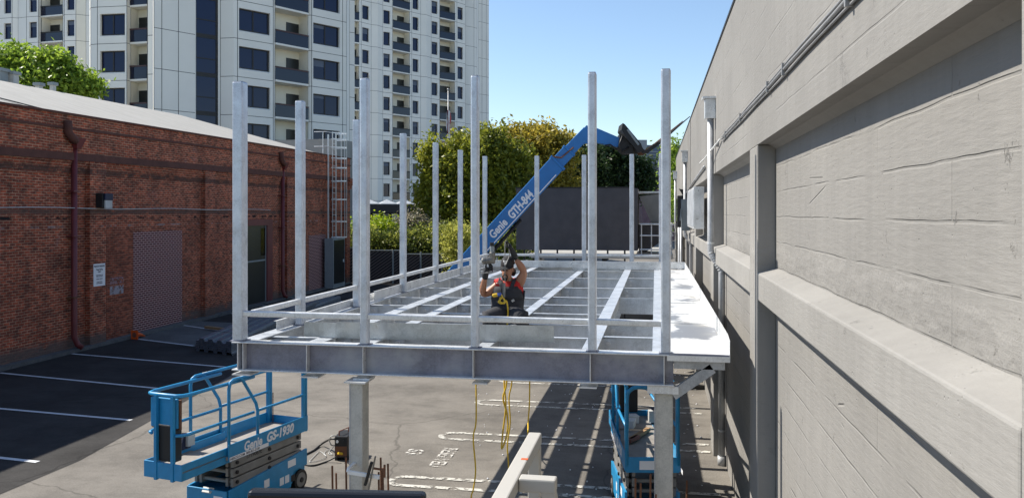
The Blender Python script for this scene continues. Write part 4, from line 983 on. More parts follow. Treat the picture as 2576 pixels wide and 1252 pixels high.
def tree(lab, d, px, blobs_px, m, nleaf, size, seed, name='tree', group=None, depth=.8, zbase=0, spread=.3, clump=9, r=.22, shell=.55, cat='tree', limb=True):
    p = at(px,d); t = thing(name, lab, cat, (p.x,p.y,zbase), group=group)
    bl = []
    rg = random.Random(seed)
    for (bx,by,rx,ry) in blobs_px:
        dd = d+rg.uniform(-1,1)*.6; c = at(bx,dd); k = dd/F
        bl.append((c.x,c.y,zat(by,dd),rx*k,min(rx,ry*1.4)*k*depth,ry*k))
    leafmesh('crown', m, bl, nleaf, size, seed, t, spread=spread, clump=clump, shell=shell)
    if limb: limbs((p.x,p.y,zbase),(p.x,p.y,max(b[2] for b in bl)-1.0), bl, r, t, seed)
    return t
M['lf1'] = m_leaf('leaf_olive', [(0.085,0.114,0.019),(0.209,0.237,0.027),(0.399,0.380,0.042)], .5)
M['lf2'] = m_leaf('leaf_yellow', [(0.133,0.133,0.027),(0.323,0.275,0.042),(0.570,0.427,0.057)], .5)
M['lf3'] = m_leaf('leaf_dark', [(0.019,0.040,0.016),(0.035,0.064,0.022),(0.064,0.104,0.029)], .6)
M['lf4'] = m_leaf('leaf_fresh', [(0.095,0.162,0.023),(0.209,0.323,0.038),(0.418,0.532,0.067)], .9)
M['lf5'] = m_leaf('leaf_lime', [(0.176,0.257,0.014),(0.324,0.446,0.020),(0.513,0.567,0.027)], 1.2)
M['lf6'] = m_leaf('leaf_hedge', [(0.038,0.067,0.019),(0.133,0.171,0.038),(0.513,0.513,0.095)], .8)
M['lf7'] = m_leaf('leaf_dusty', [(0.133,0.133,0.095),(0.247,0.237,0.152),(0.456,0.380,0.285)], 1.5)
M['lf8'] = m_leaf('leaf_pale', [(0.216,0.230,0.041),(0.405,0.419,0.081),(0.567,0.540,0.135)], 1.5)
tree('broad olive green evergreen tree directly in front of the farther tower', 54, 1185, [(1195,412,62,64),(1110,445,44,56),(1105,505,50,45),(1232,374,42,50),(1168,376,38,30),(1240,480,60,70),(1160,540,70,50),(1290,430,45,70),(1085,395,25,40),(1160,450,70,80)], M['lf1'], 52000, .15, 3)
tree('golden green evergreen tree between the olive tree and the raised boom', 60, 1345, [(1320,380,70,50),(1370,370,62,48),(1290,355,35,32),(1400,395,42,55),(1345,430,80,60),(1300,470,60,60),(1390,480,60,60),(1350,345,40,25)], M['lf2'], 44000, .155, 4)
tree('dark dense round tree behind the steel grey screen wall', 66, 1520, [(1505,430,85,62),(1570,440,62,55),(1460,430,60,60),(1600,465,45,30),(1525,395,60,35),(1440,470,50,40)], M['lf3'], 40000, .17, 5)
tree('bright green leafy tree rising behind the pale warehouse roof', 52, 95, [(35,165,60,45),(115,180,65,45),(160,205,60,38),(212,218,38,26),(70,222,80,34),(-30,190,55,55),(140,158,30,20),(190,240,45,20)], M['lf4'], 26000, .17, 6, shell=.75)
tree('thin airy green tree at the far corner of the concrete building', 44, 1702, [(1697,400,12,20),(1693,375,12,10),(1698,425,14,16),(1694,470,12,40),(1690,520,10,40)], M['lf4'], 3500, .09, 9, r=.05, name='small_tree')
# shrubs on the garden wall
tree('bright lime yellow rounded shrub behind the fence', 50.8, 965, [(960,578,32,22),(945,590,22,16),(985,590,20,14),(968,612,36,16)], M['lf5'], 6000, .09, 11, name='shrub', zbase=zg, r=.05, cat='shrub', group='garden shrubs behind the fence')
tree('small green shrub between the warehouse corner and the lime shrub', 51.2, 888, [(888,580,16,14),(880,592,14,12),(900,600,18,14)], M['lf4'], 2500, .09, 12, name='shrub', zbase=zg, r=.04, cat='shrub', group='garden shrubs behind the fence')
tree('dusty pinkish green shrub with upright shoots right of the lime shrub', 51.5, 1045, [(1015,580,22,22),(1045,572,25,30),(1075,585,24,22),(1035,598,40,20),(1110,590,25,18),(1040,555,8,12)], M['lf7'], 7000, .09, 13, name='shrub', zbase=zg, r=.05, cat='shrub', group='garden shrubs behind the fence')
tree('dark trailing hedge with pale sunlit leaf tips covering the garden wall', 49.6, 1030, [(930,604,60,26),(985,612,50,24),(1040,612,60,28),(1100,600,60,26),(1150,596,50,28),(1090,630,60,24),(900,620,30,20),(1200,620,50,40),(1260,640,60,60)], M['lf6'], 24000, .10, 14, name='hedge', r=.06, cat='hedge', limb=False)
tree('pale yellow leaved climbing bush spilling over the fence near the boom', 47, 1160, [(1160,610,26,22),(1145,630,22,22),(1165,655,22,30),(1150,590,40,12),(1155,695,20,20)], M['lf8'], 7000, .085, 15, name='climbing_bush', r=.05, cat='bush')
tree('very dark foliage mass seen between the boom and the screen wall', 56, 1290, [(1285,560,40,50),(1270,620,50,50),(1300,500,30,40),(1275,680,45,60)], M['lf3'], 9000, .14, 16, name='bush', cat='bush')
# ================================================================ TELEHANDLER BOOM
DB = 24.0
RV = Vector((CT,ST,0)); FV = Vector((-ST,CT,0))
def bp(px,py,o=0.0): p = at(px,DB,zat(py,DB)); return p+FV*o
tb = thing('telehandler', 'blue telescopic handler with its raised lettered boom reaching over the platform', 'telehandler', at(1180,DB))
def boomsec(c0, c1, wd, th, nm, m='bluet', bev=.02):
    a = bp(*c0); b = bp(*c1); t = (b-a).normalized(); n = t.cross(FV).normalized()*wd/2; o = FV*th/2
    return B().hexa([a-n-o,b-n-o,b-n+o,a-n+o,a+n-o,b+n-o,b+n+o,a+n+o]).obj(nm, M[m], tb, bevel=bev)
k = DB/F
W1 = 43*k
boomsec((1080,763),(1402,410.3), W1, .42, 'boom_section')
boomsec((1395,418),(1431,379.4), 34*k, .36, 'inner_boom_section')
boomsec((1425,386),(1478,331), 29*k, .32, 'boom_nose')
# collar rings
a = bp(1398,414); 
for c0,c1,w_,th in (((1399,413.5),(1404,408.5),W1*1.12,.48),((1428,382.6),(1432,378),36*k*1.05,.40)):
    boomsec(c0,c1,w_,th,'collar')
# white pin stripe and hose under
def strip(c0,c1,offpx,wd,m,nm,o=-.216):
    a = bp(*c0); b = bp(*c1); t = (b-a).normalized(); n = t.cross(FV).normalized()
    if n.z > 0: n = -n
    a = a+n*offpx*k; b = b+n*offpx*k; s = n*wd/2
    B().hexa([a-s+FV*o,b-s+FV*o,b-s+FV*(o+.004),a-s+FV*(o+.004),a+s+FV*o,b+s+FV*o,b+s+FV*(o+.004),a+s+FV*(o+.004)]).obj(nm, M[m], tb)
strip((1190,642.6),(1385,429),17,.03,'decal','pin_stripe'); 
a, b = bp(1100,770), bp(1250,600)
B().tube([bp(1140,745),bp(1262,606),bp(1310,552)], .05, 8).obj('lift_cylinder', M['black'], tb, smooth=True)
# goose neck nose section
def poly(pts, th, nm, m, o=0):
    return B().prism([bp(x,y,-th/2+o) for x,y in pts], FV*th).obj(nm, M[m], tb)
poly([(1473,317),(1498,323),(1566,352),(1578,372),(1558,372),(1500,360),(1468,362),(1452,350)], .30, 'goose_neck', 'bluet')
poly([(1561,314),(1566,317),(1606,365),(1612,382),(1600,387),(1588,372),(1570,352),(1558,330)], .9, 'fork_carriage', 'black')
poly([(1556,340),(1570,345),(1590,372),(1588,388),(1566,388),(1552,375)], .5, 'quick_attach', 'black', .0)
B().tube([bp(1562,345,-.3),bp(1553,368,-.35),bp(1560,384,-.3),bp(1578,372,-.3)], .03, 6).obj('hose', M['black'], tb, smooth=True)
B().tube([bp(1548,378,-.25),bp(1532,366,-.25),bp(1520,368,-.2)], .03, 6).obj('hose', M['black'], tb, smooth=True)
B().tube([bp(1572,330,-.46),bp(1600,368,-.46)], .035, 6).obj('carriage_tube', M['plast'], tb)
for o in (-.38,.38):
    q = B(); q.bar(bp(1594,362,o),bp(1613,385,o),.10,.07,up=FV); q.bar(bp(1611,384,o),bp(1621,384,o),.10,.06,up=FV); q.bar(bp(1620,385,o),bp(1652,362,o),.10,.055,up=FV)
    q.tube([bp(1651,362.5,o),bp(1728-(4 if o>0 else 0),297+(4 if o>0 else 0),o)],[.05,.012],6)
    q.obj('fork', M['rust' if o>0 else 'black'], tb)
B().tube([bp(1441,372,-.19),bp(1410,398,-.2),bp(1387,395,-.22)], .025, 6).obj('hose', M['rust'], tb)
tv = (bp(1385,429)-bp(1190,642.6)).normalized(); nv = tv.cross(-FV); nv = -nv if nv.z<0 else nv
org = bp(1241,601,-.213)
text('Genie', 'lettering', M['decal'], .33, frame(org, tv, nv), tb, bold=.010, shear=.12, sx=.80)
org = bp(1241,601,-.213)+tv*(.0+97*k)
text('GTH-844', 'lettering', M['decal'], .34, frame(bp(1288,552,-.213), tv, nv), tb, bold=.014, shear=.15, sx=.72)
# chassis, cab and wheels hidden low behind the platform
c = at(1230,DB+.9)
B().box(c.x-2.4,c.x+2.4,c.y-.5,c.y+.5,.55,1.25).obj('chassis', M['bluet'], tb, bevel=.05)
B().box(c.x-1.0,c.x+.5,c.y-1.25,c.y-.45,.8,2.25).obj('cab', M['bluet'], tb, bevel=.06)
B().box(c.x-.9,c.x+.4,c.y-1.262,c.y-1.251,1.3,2.15).obj('cab_window', M['glass'], tb)
for sx in (-1.55,1.6):
    for sy in (-1.1,1.1):
        wl = B().tube([(c.x+sx,c.y+sy-.2,.6),(c.x+sx,c.y+sy+.2,.6)],.6,20).obj('wheel', M['black'], tb, smooth=False); B().tube([(c.x+sx,c.y+sy-.215,.6),(c.x+sx,c.y+sy+.215,.6)],.3,14).obj('rim', M['wht'], wl)
# ================================================================ SCREEN WALL + rooftop equipment platform beyond
ds = 30.0
a, b = at(1298,ds), at(1592,ds); Ys = a.y; b = onY(1592,Ys)
sw = thing('screen_wall', 'large dark grey plywood screen wall standing beyond the platform', 'screen', (a.x,Ys,0))
z0, z1 = zat(628,dep(a)), zat(474,dep(a))
B().box(a.x,b.x,Ys,Ys+.12,z0,z1).obj('panel', M['screen'], sw)
B().box(a.x-.02,b.x+.02,Ys-.02,Ys+.2,z1,z1+.04).obj('top_cap', M['black'], sw)
B().box(b.x+.001,b.x+.16,Ys-.01,Ys+2.5,z0,z1-.02).obj('side_return', M['screen'], sw)
for i in range(7):
    x = a.x+.3+(b.x-a.x-.6)*i/6; B().box(x-.03,x+.03,Ys+.02,Ys+.08,0.0 if i in(0,3,6) else z0-.35,z0-.001).obj('leg', M['black'], sw)
rp_ = thing('equipment_platform', 'low white edged steel equipment platform with pipe railings beyond the screen wall', 'platform', (b.x,Ys+1,0))
x1 = .62
B().box(a.x+.6,x1,Ys-.3,Ys+6,z0-.28,z0-.12).obj('deck', M['cream'], rp_); 
for x in (a.x+.9,(a.x+x1)/2,x1-.2): B().box(x-.08,x+.08,Ys+.3,Ys+.46,0,z0-.281).obj('leg', M['galvp'], rp_)
for z in (z0+.05,z0+.55,z0+.95): B().tube([(b.x+.25,Ys-.1,z),(x1,Ys-.1,z),(x1,Ys+4,z)],.025,6).obj('rail', M['galvs'], rp_)
for i in range(4): x = b.x+.3+(x1-b.x-.35)*i/3; B().tube([(x,Ys-.1,z0-.28),(x,Ys-.1,z0+.95)],.022,6).obj('rail_post', M['galvs'], rp_)
du = thing('exhaust_duct', 'grey sheet metal transition duct with sloping sides beside the dark screen wall', 'duct', (.0,Ys+1.5,0))
xa, xb = b.x+.2, .5; zt_ = zat(487,31); zb_ = zat(562,31)
q = B(); xm = (xa+xb)/2
top = [(xa,Ys+1,zt_-.12),(xb,Ys+1,zt_),(xb,Ys+2.6,zt_),(xa,Ys+2.6,zt_-.12)]; bot = [(xa+.45,Ys+1.3,zb_),(xb-.1,Ys+1.3,zb_),(xb-.1,Ys+2.4,zb_),(xa+.45,Ys+2.4,zb_)]
q.hexa(bot+top); q.obj('hopper', M['duct'], du)
B().box(xa-.05,xb+.05,Ys+.95,Ys+2.65,zt_,zt_+.06).obj('top_flange', M['galvs'], du)
q = B().prism([(xa-.02,Ys+1.2,zb_-.02),(xb,Ys+1.2,zb_-.02),(xb,Ys+1.2,zb_-.45),(xa-.02,Ys+1.2,zb_-1.25)],(0,1.2,0)); q.obj('lower_elbow', M['screen'], du)
B().box(xa-.02,xb,Ys+1.15,Ys+1.19,zb_-.03,zb_+.02).obj('flange', M['galvs'], du)
for x in (xa+.05,xb-.1): B().box(x,x+.06,Ys+2.5,Ys+2.56,z0-.12,zb_).obj('leg', M['galvp'], du)
lt = thing('access_ladder', 'pale narrow railed access ladder between the last post and the electrical boxes', 'ladder', (.66,Ys-3,0))
for x,y in ((.46,27),(.66,27),(.46,27.6),(.66,27.6)): B().tube([(x,y,0),(x,y,EYE-.35)],.022,6).obj('side_rail', M['cream'], lt)
for i in range(13): B().tube([(.46,27,.4+i*.28),(.66,27,.4+i*.28)],.015,5).obj('rung', M['cream'], lt)
B().box(.42,.72,26.95,27.65,EYE-1.75,EYE-1.68).obj('landing', M['cream'], lt)
# ================================================================ SCISSOR LIFTS
def arc(cx, cz, r, a0, a1, n=5): return [(cx+r*math.cos(a0+(a1-a0)*i/n), cz+r*math.sin(a0+(a1-a0)*i/n)) for i in range(n+1)]
def lift(lab, loc, rz, s, decals=True, blk=True):
    t = thing('scissor_lift', lab, 'scissor lift', loc, rz, 'blue scissor lifts'); t.scale = (s,s,s)
    def O(b, nm, m='blue', par=None, bev=0, smooth=False): return b.obj(nm, M[m], par or t, world=False, smooth=smooth, bevel=bev)
    # local: x = length (front/gate +x, extension towards -x), y left, z up
    Lh, Wh = .92, .38
    b = B(); b.box(-Lh,Lh,-Wh+.04,Wh-.04,.14,.42); ch = O(b,'chassis',bev=.02)
    for sy in (-1,1):
        b = B().prism([(-Lh+.02,sy*Wh-sy*.035,.12),(.50,sy*Wh-sy*.035,.12),(.56,sy*Wh-sy*.035,.36),(Lh,sy*Wh-sy*.035,.36),(Lh,sy*Wh-sy*.035,.62),(-Lh+.02,sy*Wh-sy*.035,.50)],(0,sy*.035,0)); O(b,'side_cover',bev=.004)
        for (x0,z0,w_,h_) in ((-.15,.3,.12,.12),(.22,.22,.1,.12),(.35,.22,.1,.12),(.42,.44,.2,.11),(-.12,.16,.08,.09)):
            b = B().prism([(x0,sy*(Wh+.001),z0),(x0+w_,sy*(Wh+.001),z0),(x0+w_,sy*(Wh+.001),z0+h_),(x0,sy*(Wh+.001),z0+h_)],(0,sy*.002,0)); O(b,'decal','decal')
        b = B().prism([(.50,sy*(Wh+.001),.20),(.60,sy*(Wh+.001),.20),(.60,sy*(Wh+.001),.30),(.50,sy*(Wh+.001),.30)],(0,sy*.002,0)); O(b,'port','black')
    b = B().box(-Lh-.03,-Lh,-Wh+.02,Wh-.02,.18,.50); O(b,'bumper',bev=.01)
    b = B().box(-Lh-.034,-Lh-.031,-.30,-.14,.24,.42); O(b,'decal','decal')
    b = B().prism([(-Lh+.005,-.12,.505),(-Lh-.05,-.10,.45),(-Lh-.05,.06,.45),(-Lh+.005,.08,.505)],(0,0,.01)); O(b,'step_plate','lgrey')
    for x in (-.72,.75):
        for sy in (-1,1):
            wh = O(B().tube([(x,sy*(Wh-.10),.162),(x,sy*(Wh+.005),.162)],.162,22),'wheel','black'); O(B().tube([(x,sy*(Wh-.09),.162),(x,sy*(Wh+.012),.162)],.115,18),'rim','grey',wh); O(B().tube([(x,sy*(Wh+.0125),.162),(x,sy*(Wh+.03),.162)],.04,10),'hub','black',wh)
    # scissor stack
    z = .50
    for i in range(3):
        zc_ = .575+i*.140
        for sy in (-1,1):
            for yy,dz in ((sy*.33,0),(sy*.24,.0)):
                b = B().box(-.80,.80,yy-.022,yy+.022,zc_-.060,zc_+.060); O(b,'scissor_arm','grey',bev=.004)
            for x in (-.72,0,.70):
                b = B().tube([(x,sy*.353,zc_),(x,sy*.375,zc_)],.028,8); O(b,'pin','black')
        for x in (-.74,.72): O(B().tube([(x,-.33,zc_),(x,.33,zc_)],.028,8),'cross_tube','grey')
    # main deck
    zd = .985
    b = B(); b.box(-Lh,Lh,-Wh+.015,Wh-.015,zd-.05,zd); O(b,'deck','deck')
    for sy in (-1,1):
        b = B().box(-Lh,Lh+.02,sy*Wh-.014*(sy>0),sy*Wh+.014*(sy<0),zd-.075,zd+.17); O(b,'side_panel',bev=.003)
    b = B().box(Lh,Lh+.02,-Wh+.015,Wh-.015,zd-.09,zd+.12); O(b,'gate_panel')
    b = B().box(Lh+.0205,Lh+.023,-.18,.20,zd-.05,zd+.07); O(b,'decal','decal')
    zr_ = 2.06; zm = 1.50; r = .024
    # main rails: end hoop + side rails with down tubes
    hoop = [(Lh,-Wh+.03,zd),(Lh,-Wh+.03,zr_-.14)]+[(Lh,-Wh+.03+.14-.14*math.cos(a),zr_-.14+.14*math.sin(a)) for a in [math.pi/2*i/4 for i in range(1,5)]]
    hoop += [(Lh,-y,z) for (x,y,z) in reversed(hoop)]
    O(B().tube(hoop, r*1.15, 8),'gate_hoop',smooth=True)
    for sy in (-1,1):
        y = sy*(Wh-.03)
        O(B().tube([(Lh,y,zm),(-.27,y,zm)],r*.9,8),'mid_rail',smooth=True)
        # slanted guard loop
        pts = [(-.88,y,zd-.05),(-.88,y,zr_-.12),(-.85,y,zr_-.03),(-.78,y,zr_)]+[(-.66,y,zr_),(-.60,y,zr_-.03)]+[(-.30,y,zm+.12),(-.26,y,zm),(-.26,y,zd+.05)]
        O(B().tube(pts,r,8),'guard_loop',smooth=True)
        O(B().tube([(Lh,y,zr_),(-.72,y,zr_-.003)],r,8),'top_rail',smooth=True)
        O(B().bar((Lh-.06,y,zd),(Lh-.06,y,zr_),.06,.04,up=(0,1,0)),'corner_post')
    # extension deck
    ex0 = -1.74; we = Wh-.05
    b = B(); b.box(ex0,-Lh-.001,-we,we,zd+.005,zd+.025); O(b,'extension_deck','deck')
    for sy in (-1,1):
        b = B().box(ex0,-Lh+.5,sy*we-.012*(sy<0)*-1-.012,sy*we+.012,zd-.09,zd+.08) if False else B().box(ex0,-.2,min(sy*we,sy*(we-.02)),max(sy*we,sy*(we-.02)),zd-.10,zd+.12); O(b,'extension_side',bev=.003)
    O(B().box(ex0-.02,ex0,-we,we,zd-.10,zd+.12),'extension_end',bev=.004)
    top = [(-.3,-we+.02,zr_-.05),(ex0+.12,-we+.02,zr_-.05),(ex0+.04,-we+.05,zr_-.05),(ex0,-we+.12,zr_-.05),(ex0,we-.12,zr_-.05),(ex0+.04,we-.05,zr_-.05),(ex0+.12,we-.02,zr_-.05),(-.3,we-.02,zr_-.05)]
    O(B().tube(top,r*1.1,8),'extension_top_rail',smooth=True)
    mid = [(x,y_,zm-.02) for x,y_,z_ in top]
    O(B().tube(mid[:4],r*.95,8),'extension_mid_rail',smooth=True); O(B().tube(mid[4:],r*.95,8),'extension_mid_rail',smooth=True)
    for y in (-.17,.12): O(B().bar((ex0-.01,y,zd-.12),(ex0-.01,y,zr_-.06),.045,.045,up=(0,1,0)),'extension_post')
    O(B().box(ex0+.03,ex0+.07,-.20,.26,zr_-.50,zr_-.10),'control_panel','blue',bev=.01)
    O(B().box(ex0+.071,ex0+.10,-.22,.28,zr_-.52,zr_-.12),'manual_box','rust')
    O(B().box(ex0+.02,ex0+.16,-.17,.14,zd+.12,zd+.62),'charger_box','black',bev=.02)
    O(B().box(-1.05,-.92,we-.10,we-.02,zd+.12,zd+.30),'outlet_box','lgrey'); 
    O(B().prism([(-1.15,we-.05,zd+.08),(-.95,we-.05,zd+.08),(-1.0,we-.05,zd+.30),(-1.08,we-.05,zd+.32)],(0,.04,0)),'bracket','ink')
    # chain
    ch_ = B()
    for i in range(22):
        zz = zm-.02-i*.024; ch_.box(Lh-.03-.006,Lh-.03+.006,.27,.285,zz-.016,zz)
    O(ch_,'chain','rust')
    if decals:
        for sy in (-1,1):
            if sy<0: fr = lambda x,z: frame((x,-Wh-.0025,z),(1,0,0),(0,0,1))
            else: fr = lambda x,z: frame((x,Wh+.0025,z),(-1,0,0),(0,0,1))
            x0 = -.60 if sy<0 else .75
            text('Genie','lettering',M['decal'],.185,fr(x0,zd+.0),t,world=False,ext=.0008,bold=.006,shear=.1,sx=.9)
            text('GS-1930','lettering',M['decal'],.19,fr(x0+(.50 if sy<0 else -.50),zd+.0),t,world=False,ext=.0008,bold=.008,shear=.18,sx=.98)
            b = B().prism([(x0-.3 if sy<0 else x0-.5,sy*(Wh+.001),zd-.070),(x0+.55 if sy<0 else x0+.35,sy*(Wh+.001),zd-.070),(x0+.55 if sy<0 else x0+.35,sy*(Wh+.001),zd-.012),(x0-.3 if sy<0 else x0-.5,sy*(Wh+.001),zd-.012)],(0,sy*.001,0)); O(b,'rental_strip','decal')
            text('HERCO.COM  800-821-2100','lettering',M['ink'],.05,(frame((x0-.29,-Wh-.0026,zd-.058),(1,0,0),(0,0,1)) if sy<0 else frame((x0+.33,Wh+.0026,zd-.058),(-1,0,0),(0,0,1))),t,world=False,ext=.0003,bold=.001,sx=1.05)
            text('1719087E','lettering',M['black'],.085,(frame((-.52,-.3535,.85),(1,0,0),(0,0,1)) if sy<0 else frame((.4,.3535,.85),(-1,0,0),(0,0,1))),t,world=False,ext=.0003,bold=.002,sx=1.05)
    return t
S1_ = .92
C0 = at(485, F*(EYE-.56)/(1195-536)); C2 = at(761, F*(EYE-.56)/(1133-536)); C1 = at(580.8, F*(EYE-.56)/(1213-536))
cen = (C0+C2)/2; uu = (C2-C1).normalized(); ang = math.atan2(uu.y, uu.x)
l1 = lift('blue scissor lift with extended deck standing in the sun at the lower left', (cen.x,cen.y,.004), ang, S1_)
ne = at((1573+1709)/2, 10.25); u2 = Vector((-.155,.988,0)).normalized(); c2_ = ne+u2*.86
l2 = lift('second blue scissor lift, partly hidden behind the right steel column', (c2_.x,c2_.y,.004), math.atan2(-u2.y,-u2.x), S1_, decals=True)
# items on lift 2 deck
def onl2(x,y,z): v = l2.matrix_basis @ Vector((x,y,z)); return v
def l2box(nm, lab, cat, x, y, z, dx, dy, dz, m, rz=0):
    p = onl2(x,y,z); t = thing(nm, lab, cat, p, l2.rotation_euler.z+rz)
    B().box(-dx/2,dx/2,-dy/2,dy/2,0,dz).obj('carton', M[m], t, world=False, bevel=.005); B().box(-dx/2-.004,dx/2+.004,-dy/2-.004,dy/2+.004,dz+.0005,dz+.012).obj('lid', M[m], t, world=False); return t
l2box('bolt_box','white cardboard box farther back on the deck of the second scissor lift','box',-1.3,.02,1.01,.16,.14,.10,'wht',.2)
l2box('bolt_box','white topped dark box in the middle of the second scissor lift deck','box',-1.0,-.06,1.01,.2,.13,.10,'wht',-.3)
for lab,a,b_,m in (('long orange wood scrap lying diagonally on the second scissor lift deck',(-.8,.2,1.0),(-.15,-.18,1.0),'wood'),('red painted steel block beside the orange wood scrap on the lift deck',(-.35,-.02,1.0),(-.1,-.2,1.0),'orangeb')):
    pa_, pb_ = onl2(*a), onl2(*b_); q = B().bar(pa_+Vector((0,0,.03)),pb_+Vector((0,0,.03)),.07,.05); tag(q.obj('offcut',M[m],bevel=.004),lab,'offcut')
# ================================================================ PERSON
def skin(name, pts, edges, rad, m, parent, sub=2, root=0):
    me = bpy.data.meshes.new(name); off = Vector(parent.location)
    me.from_pydata([tuple(Vector(p)-off) for p in pts], edges, []); o = bpy.data.objects.new(name, me); COL.objects.link(o)
    sk = o.modifiers.new('skin','SKIN'); sk.use_smooth_shade = True; ss = o.modifiers.new('sub','SUBSURF'); ss.levels = sub; ss.render_levels = sub
    for i,r in enumerate(rad): me.skin_vertices[0].data[i].radius = r if isinstance(r,tuple) else (r,r)
    me.skin_vertices[0].data[root].use_root = True
    bpy.context.view_layer.update()
    m2 = bpy.data.meshes.new_from_object(o.evaluated_get(bpy.context.evaluated_depsgraph_get())); bpy.data.objects.remove(o)
    m2.name = name; m2.materials.clear(); return fin(m2, name, m, parent, smooth=True)
DM = 10.75
def mp_(zx, zy, o=0.0):   # zx,zy in the worker close-up; o = toward camera (metres)
    px, py = 1153.4+zx*.19287, 576.7+zy*.19287
    return at(px, DM-o, zat(py, DM-o))
man = thing('person', 'worker in black bib overalls, red sleeveless shirt, black gloves and cap sitting astride a beam', 'person', mp_(640,1130))
# body: torso, neck, head, arms, legs as one skin
P = []; Rr = []; Ed = []
def V(p, r, link=None):
    P.append(p); Rr.append(r); i = len(P)-1
    if link is not None: Ed.append((link,i))
    return i
hip = V(mp_(640,1115,.0), (.15,.12)); bel = V(mp_(640,960,.03), (.165,.13), hip); che = V(mp_(645,800,.02), (.165,.115), bel); nk0 = V(mp_(650,690,.03), (.11,.085), che); nk = V(mp_(655,650,.06), .06, nk0)
hd0 = V(mp_(622,620,.125), (.060,.060), nk); hd1 = V(mp_(635,540,.11), (.078,.088), hd0); hd2 = V(mp_(645,470,.07), (.082,.098), hd1); hd3 = V(mp_(650,405,.05), (.06,.07), hd2)
# his right arm (viewer left)
rs = V(mp_(505,720,.03), .075, che); re1 = V(mp_(440,790,.05), .064, rs); re0 = V(mp_(370,835,.085), .050, re1); re = V(mp_(322,858,.10), .043, re0); rf0 = V(mp_(312,800,.13), .053, re); rf = V(mp_(322,730,.165), .045, rf0); rw = V(mp_(343,625,.20), .031, rf)
# his left arm raised
ls = V(mp_(770,720,.02), .082, che); le1 = V(mp_(812,655,.06), .076, ls); le2 = V(mp_(842,590,.09), .060, le1); le = V(mp_(850,540,.10), .046, le2); lf = V(mp_(818,490,.125), .055, le); lf2 = V(mp_(780,435,.14), .044, lf); lw_ = V(mp_(742,388,.15), .031, lf2)
# legs: thighs toward camera and out, shins down
for sx, kx in ((-1,395),(1,820)):
    h_ = V(mp_(640+sx*70,1120,.06), .09, hip); k1 = V(mp_((640+kx)/2,1115,.24), .08, h_); k_ = V(mp_(kx,1130,.40), .065, k1); s_ = V(k_ and (Vector(P[k_])+Vector((0,.06,-.24))), .06, k_); a_ = V(Vector(P[s_])+Vector((0,.05,-.20)), .045, s_); V(Vector(P[a_])+Vector((sx*.01,-.15,-.05)), .042, a_)
body = skin('body', P, Ed, Rr, M['skin'], man, 2, hip)
Q = lambda z: [Vector(p) for p in z]

def loft(rings, a0=0, a1=360, n=28, nm='shirt', m='redsh', thick=None):
    q = B(); full = a1-a0 >= 359
    k_ = n if full else n+1
    for (c, rx, ry) in rings:
        for i in range(k_):
            a = R(a0+(a1-a0)*i/n); q.v.append(tuple(Vector(c)+RV*rx*math.cos(a)-FV*ry*math.sin(a)))
    for j in range(len(rings)-1):
        for i in range(n):
            i2 = (i+1)%k_; q.f.append((j*k_+i,j*k_+i2,(j+1)*k_+i2,(j+1)*k_+i))
    o = q.obj(nm, M[m], man, smooth=True); sd_ = o.modifiers.new('s','SOLIDIFY'); sd_.thickness = .008; sd_.offset = 0
    return o
loft([(mp_(640,1050,.02),.185,.15),(mp_(640,930,.03),.200,.165),(mp_(643,830,.02),.205,.160),(mp_(645,765,.02),.196,.145),(mp_(648,725,.025),.165,.125),(mp_(650,697,.03),.118,.10),(mp_(653,672,.045),.085,.082)])
for cx,cy,ex,ey in ((520,730,470,742),(765,735,812,705)):
    c0 = mp_(cx+ (40 if cx<640 else -40),cy,.02); c1 = mp_(ex,ey,.035); B().tube([c0,c0.lerp(c1,.6),c1],[.105,.098,.088],14,cap=False).obj('sleeve', M['redsh'], man, smooth=True)
# bib overalls: hips and waist all round, bib in front only
loft([(mp_(640,1150,.03),.215,.18),(mp_(640,1090,.03),.212,.185),(mp_(638,1020,.035),.208,.18),(mp_(638,960,.035),.214,.18),(mp_(640,900,.03),.216,.176)], nm='overalls', m='cloth')
loft([(mp_(640,905,.032),.220,.182),(mp_(636,840,.03),.214,.178),(mp_(630,780,.03),.200,.165),(mp_(628,735,.035),.165,.150)], 22, 160, 20, 'bib', 'cloth')
loft([(mp_(640,905,.032),.220,.178),(mp_(650,800,.03),.218,.176)], 160, 382, 24, 'back_panel', 'cloth')
for kx,s0 in ((395,-1),(820,1)):
    B().tube([mp_(640+s0*55,1115,.0),mp_(640+s0*75,1118,.08),mp_((640+kx)/2,1115,.24),mp_(kx,1128,.40),Vector(mp_(kx,1128,.40))+Vector((0,.03,-.08)),Vector(mp_(kx,1130,.40))+Vector((0,.08,-.26)),Vector(mp_(kx,1130,.40))+Vector((0,.11,-.44))],[.13,.135,.120,.100,.092,.082,.078],16).obj('trouser_leg', M['cloth'], man, smooth=True)
for pts_ in ([(575,815,.20),(572,770,.195),(552,712,.165),(530,668,.115),(522,652,.04),(535,660,-.05)],[(690,800,.195),(692,762,.19),(706,705,.16),(728,655,.11),(738,640,.03),(725,655,-.06)]):
    for A_, B_ in zip(pts_, pts_[1:]): B().bar(mp_(*A_),mp_(*B_),.050,.014,up=-FV if A_[2]>.1 else (0,0,1)).obj('strap', M['cloth'], man, bevel=.004)
for x,y in ((502,705),(672,660)): B().ball(mp_(x,y,.2),.012).obj('buckle', M['tool'], man)
B().bar(mp_(585,700,.19),mp_(590,930,.235),.03,.012,up=FV).obj('zip', M['tool'], man)
B().bar(mp_(700,915,.22),mp_(715,940,.215),.04,.01,up=FV).obj('pocket_tab', M['lgrey'], man)
q = B().tube([mp_(430,1010,.17),mp_(560,1030,.25),mp_(700,1035,.25),mp_(820,1045,.15)],.018,6); q.obj('waist_fold', M['cloth'], man, smooth=True)
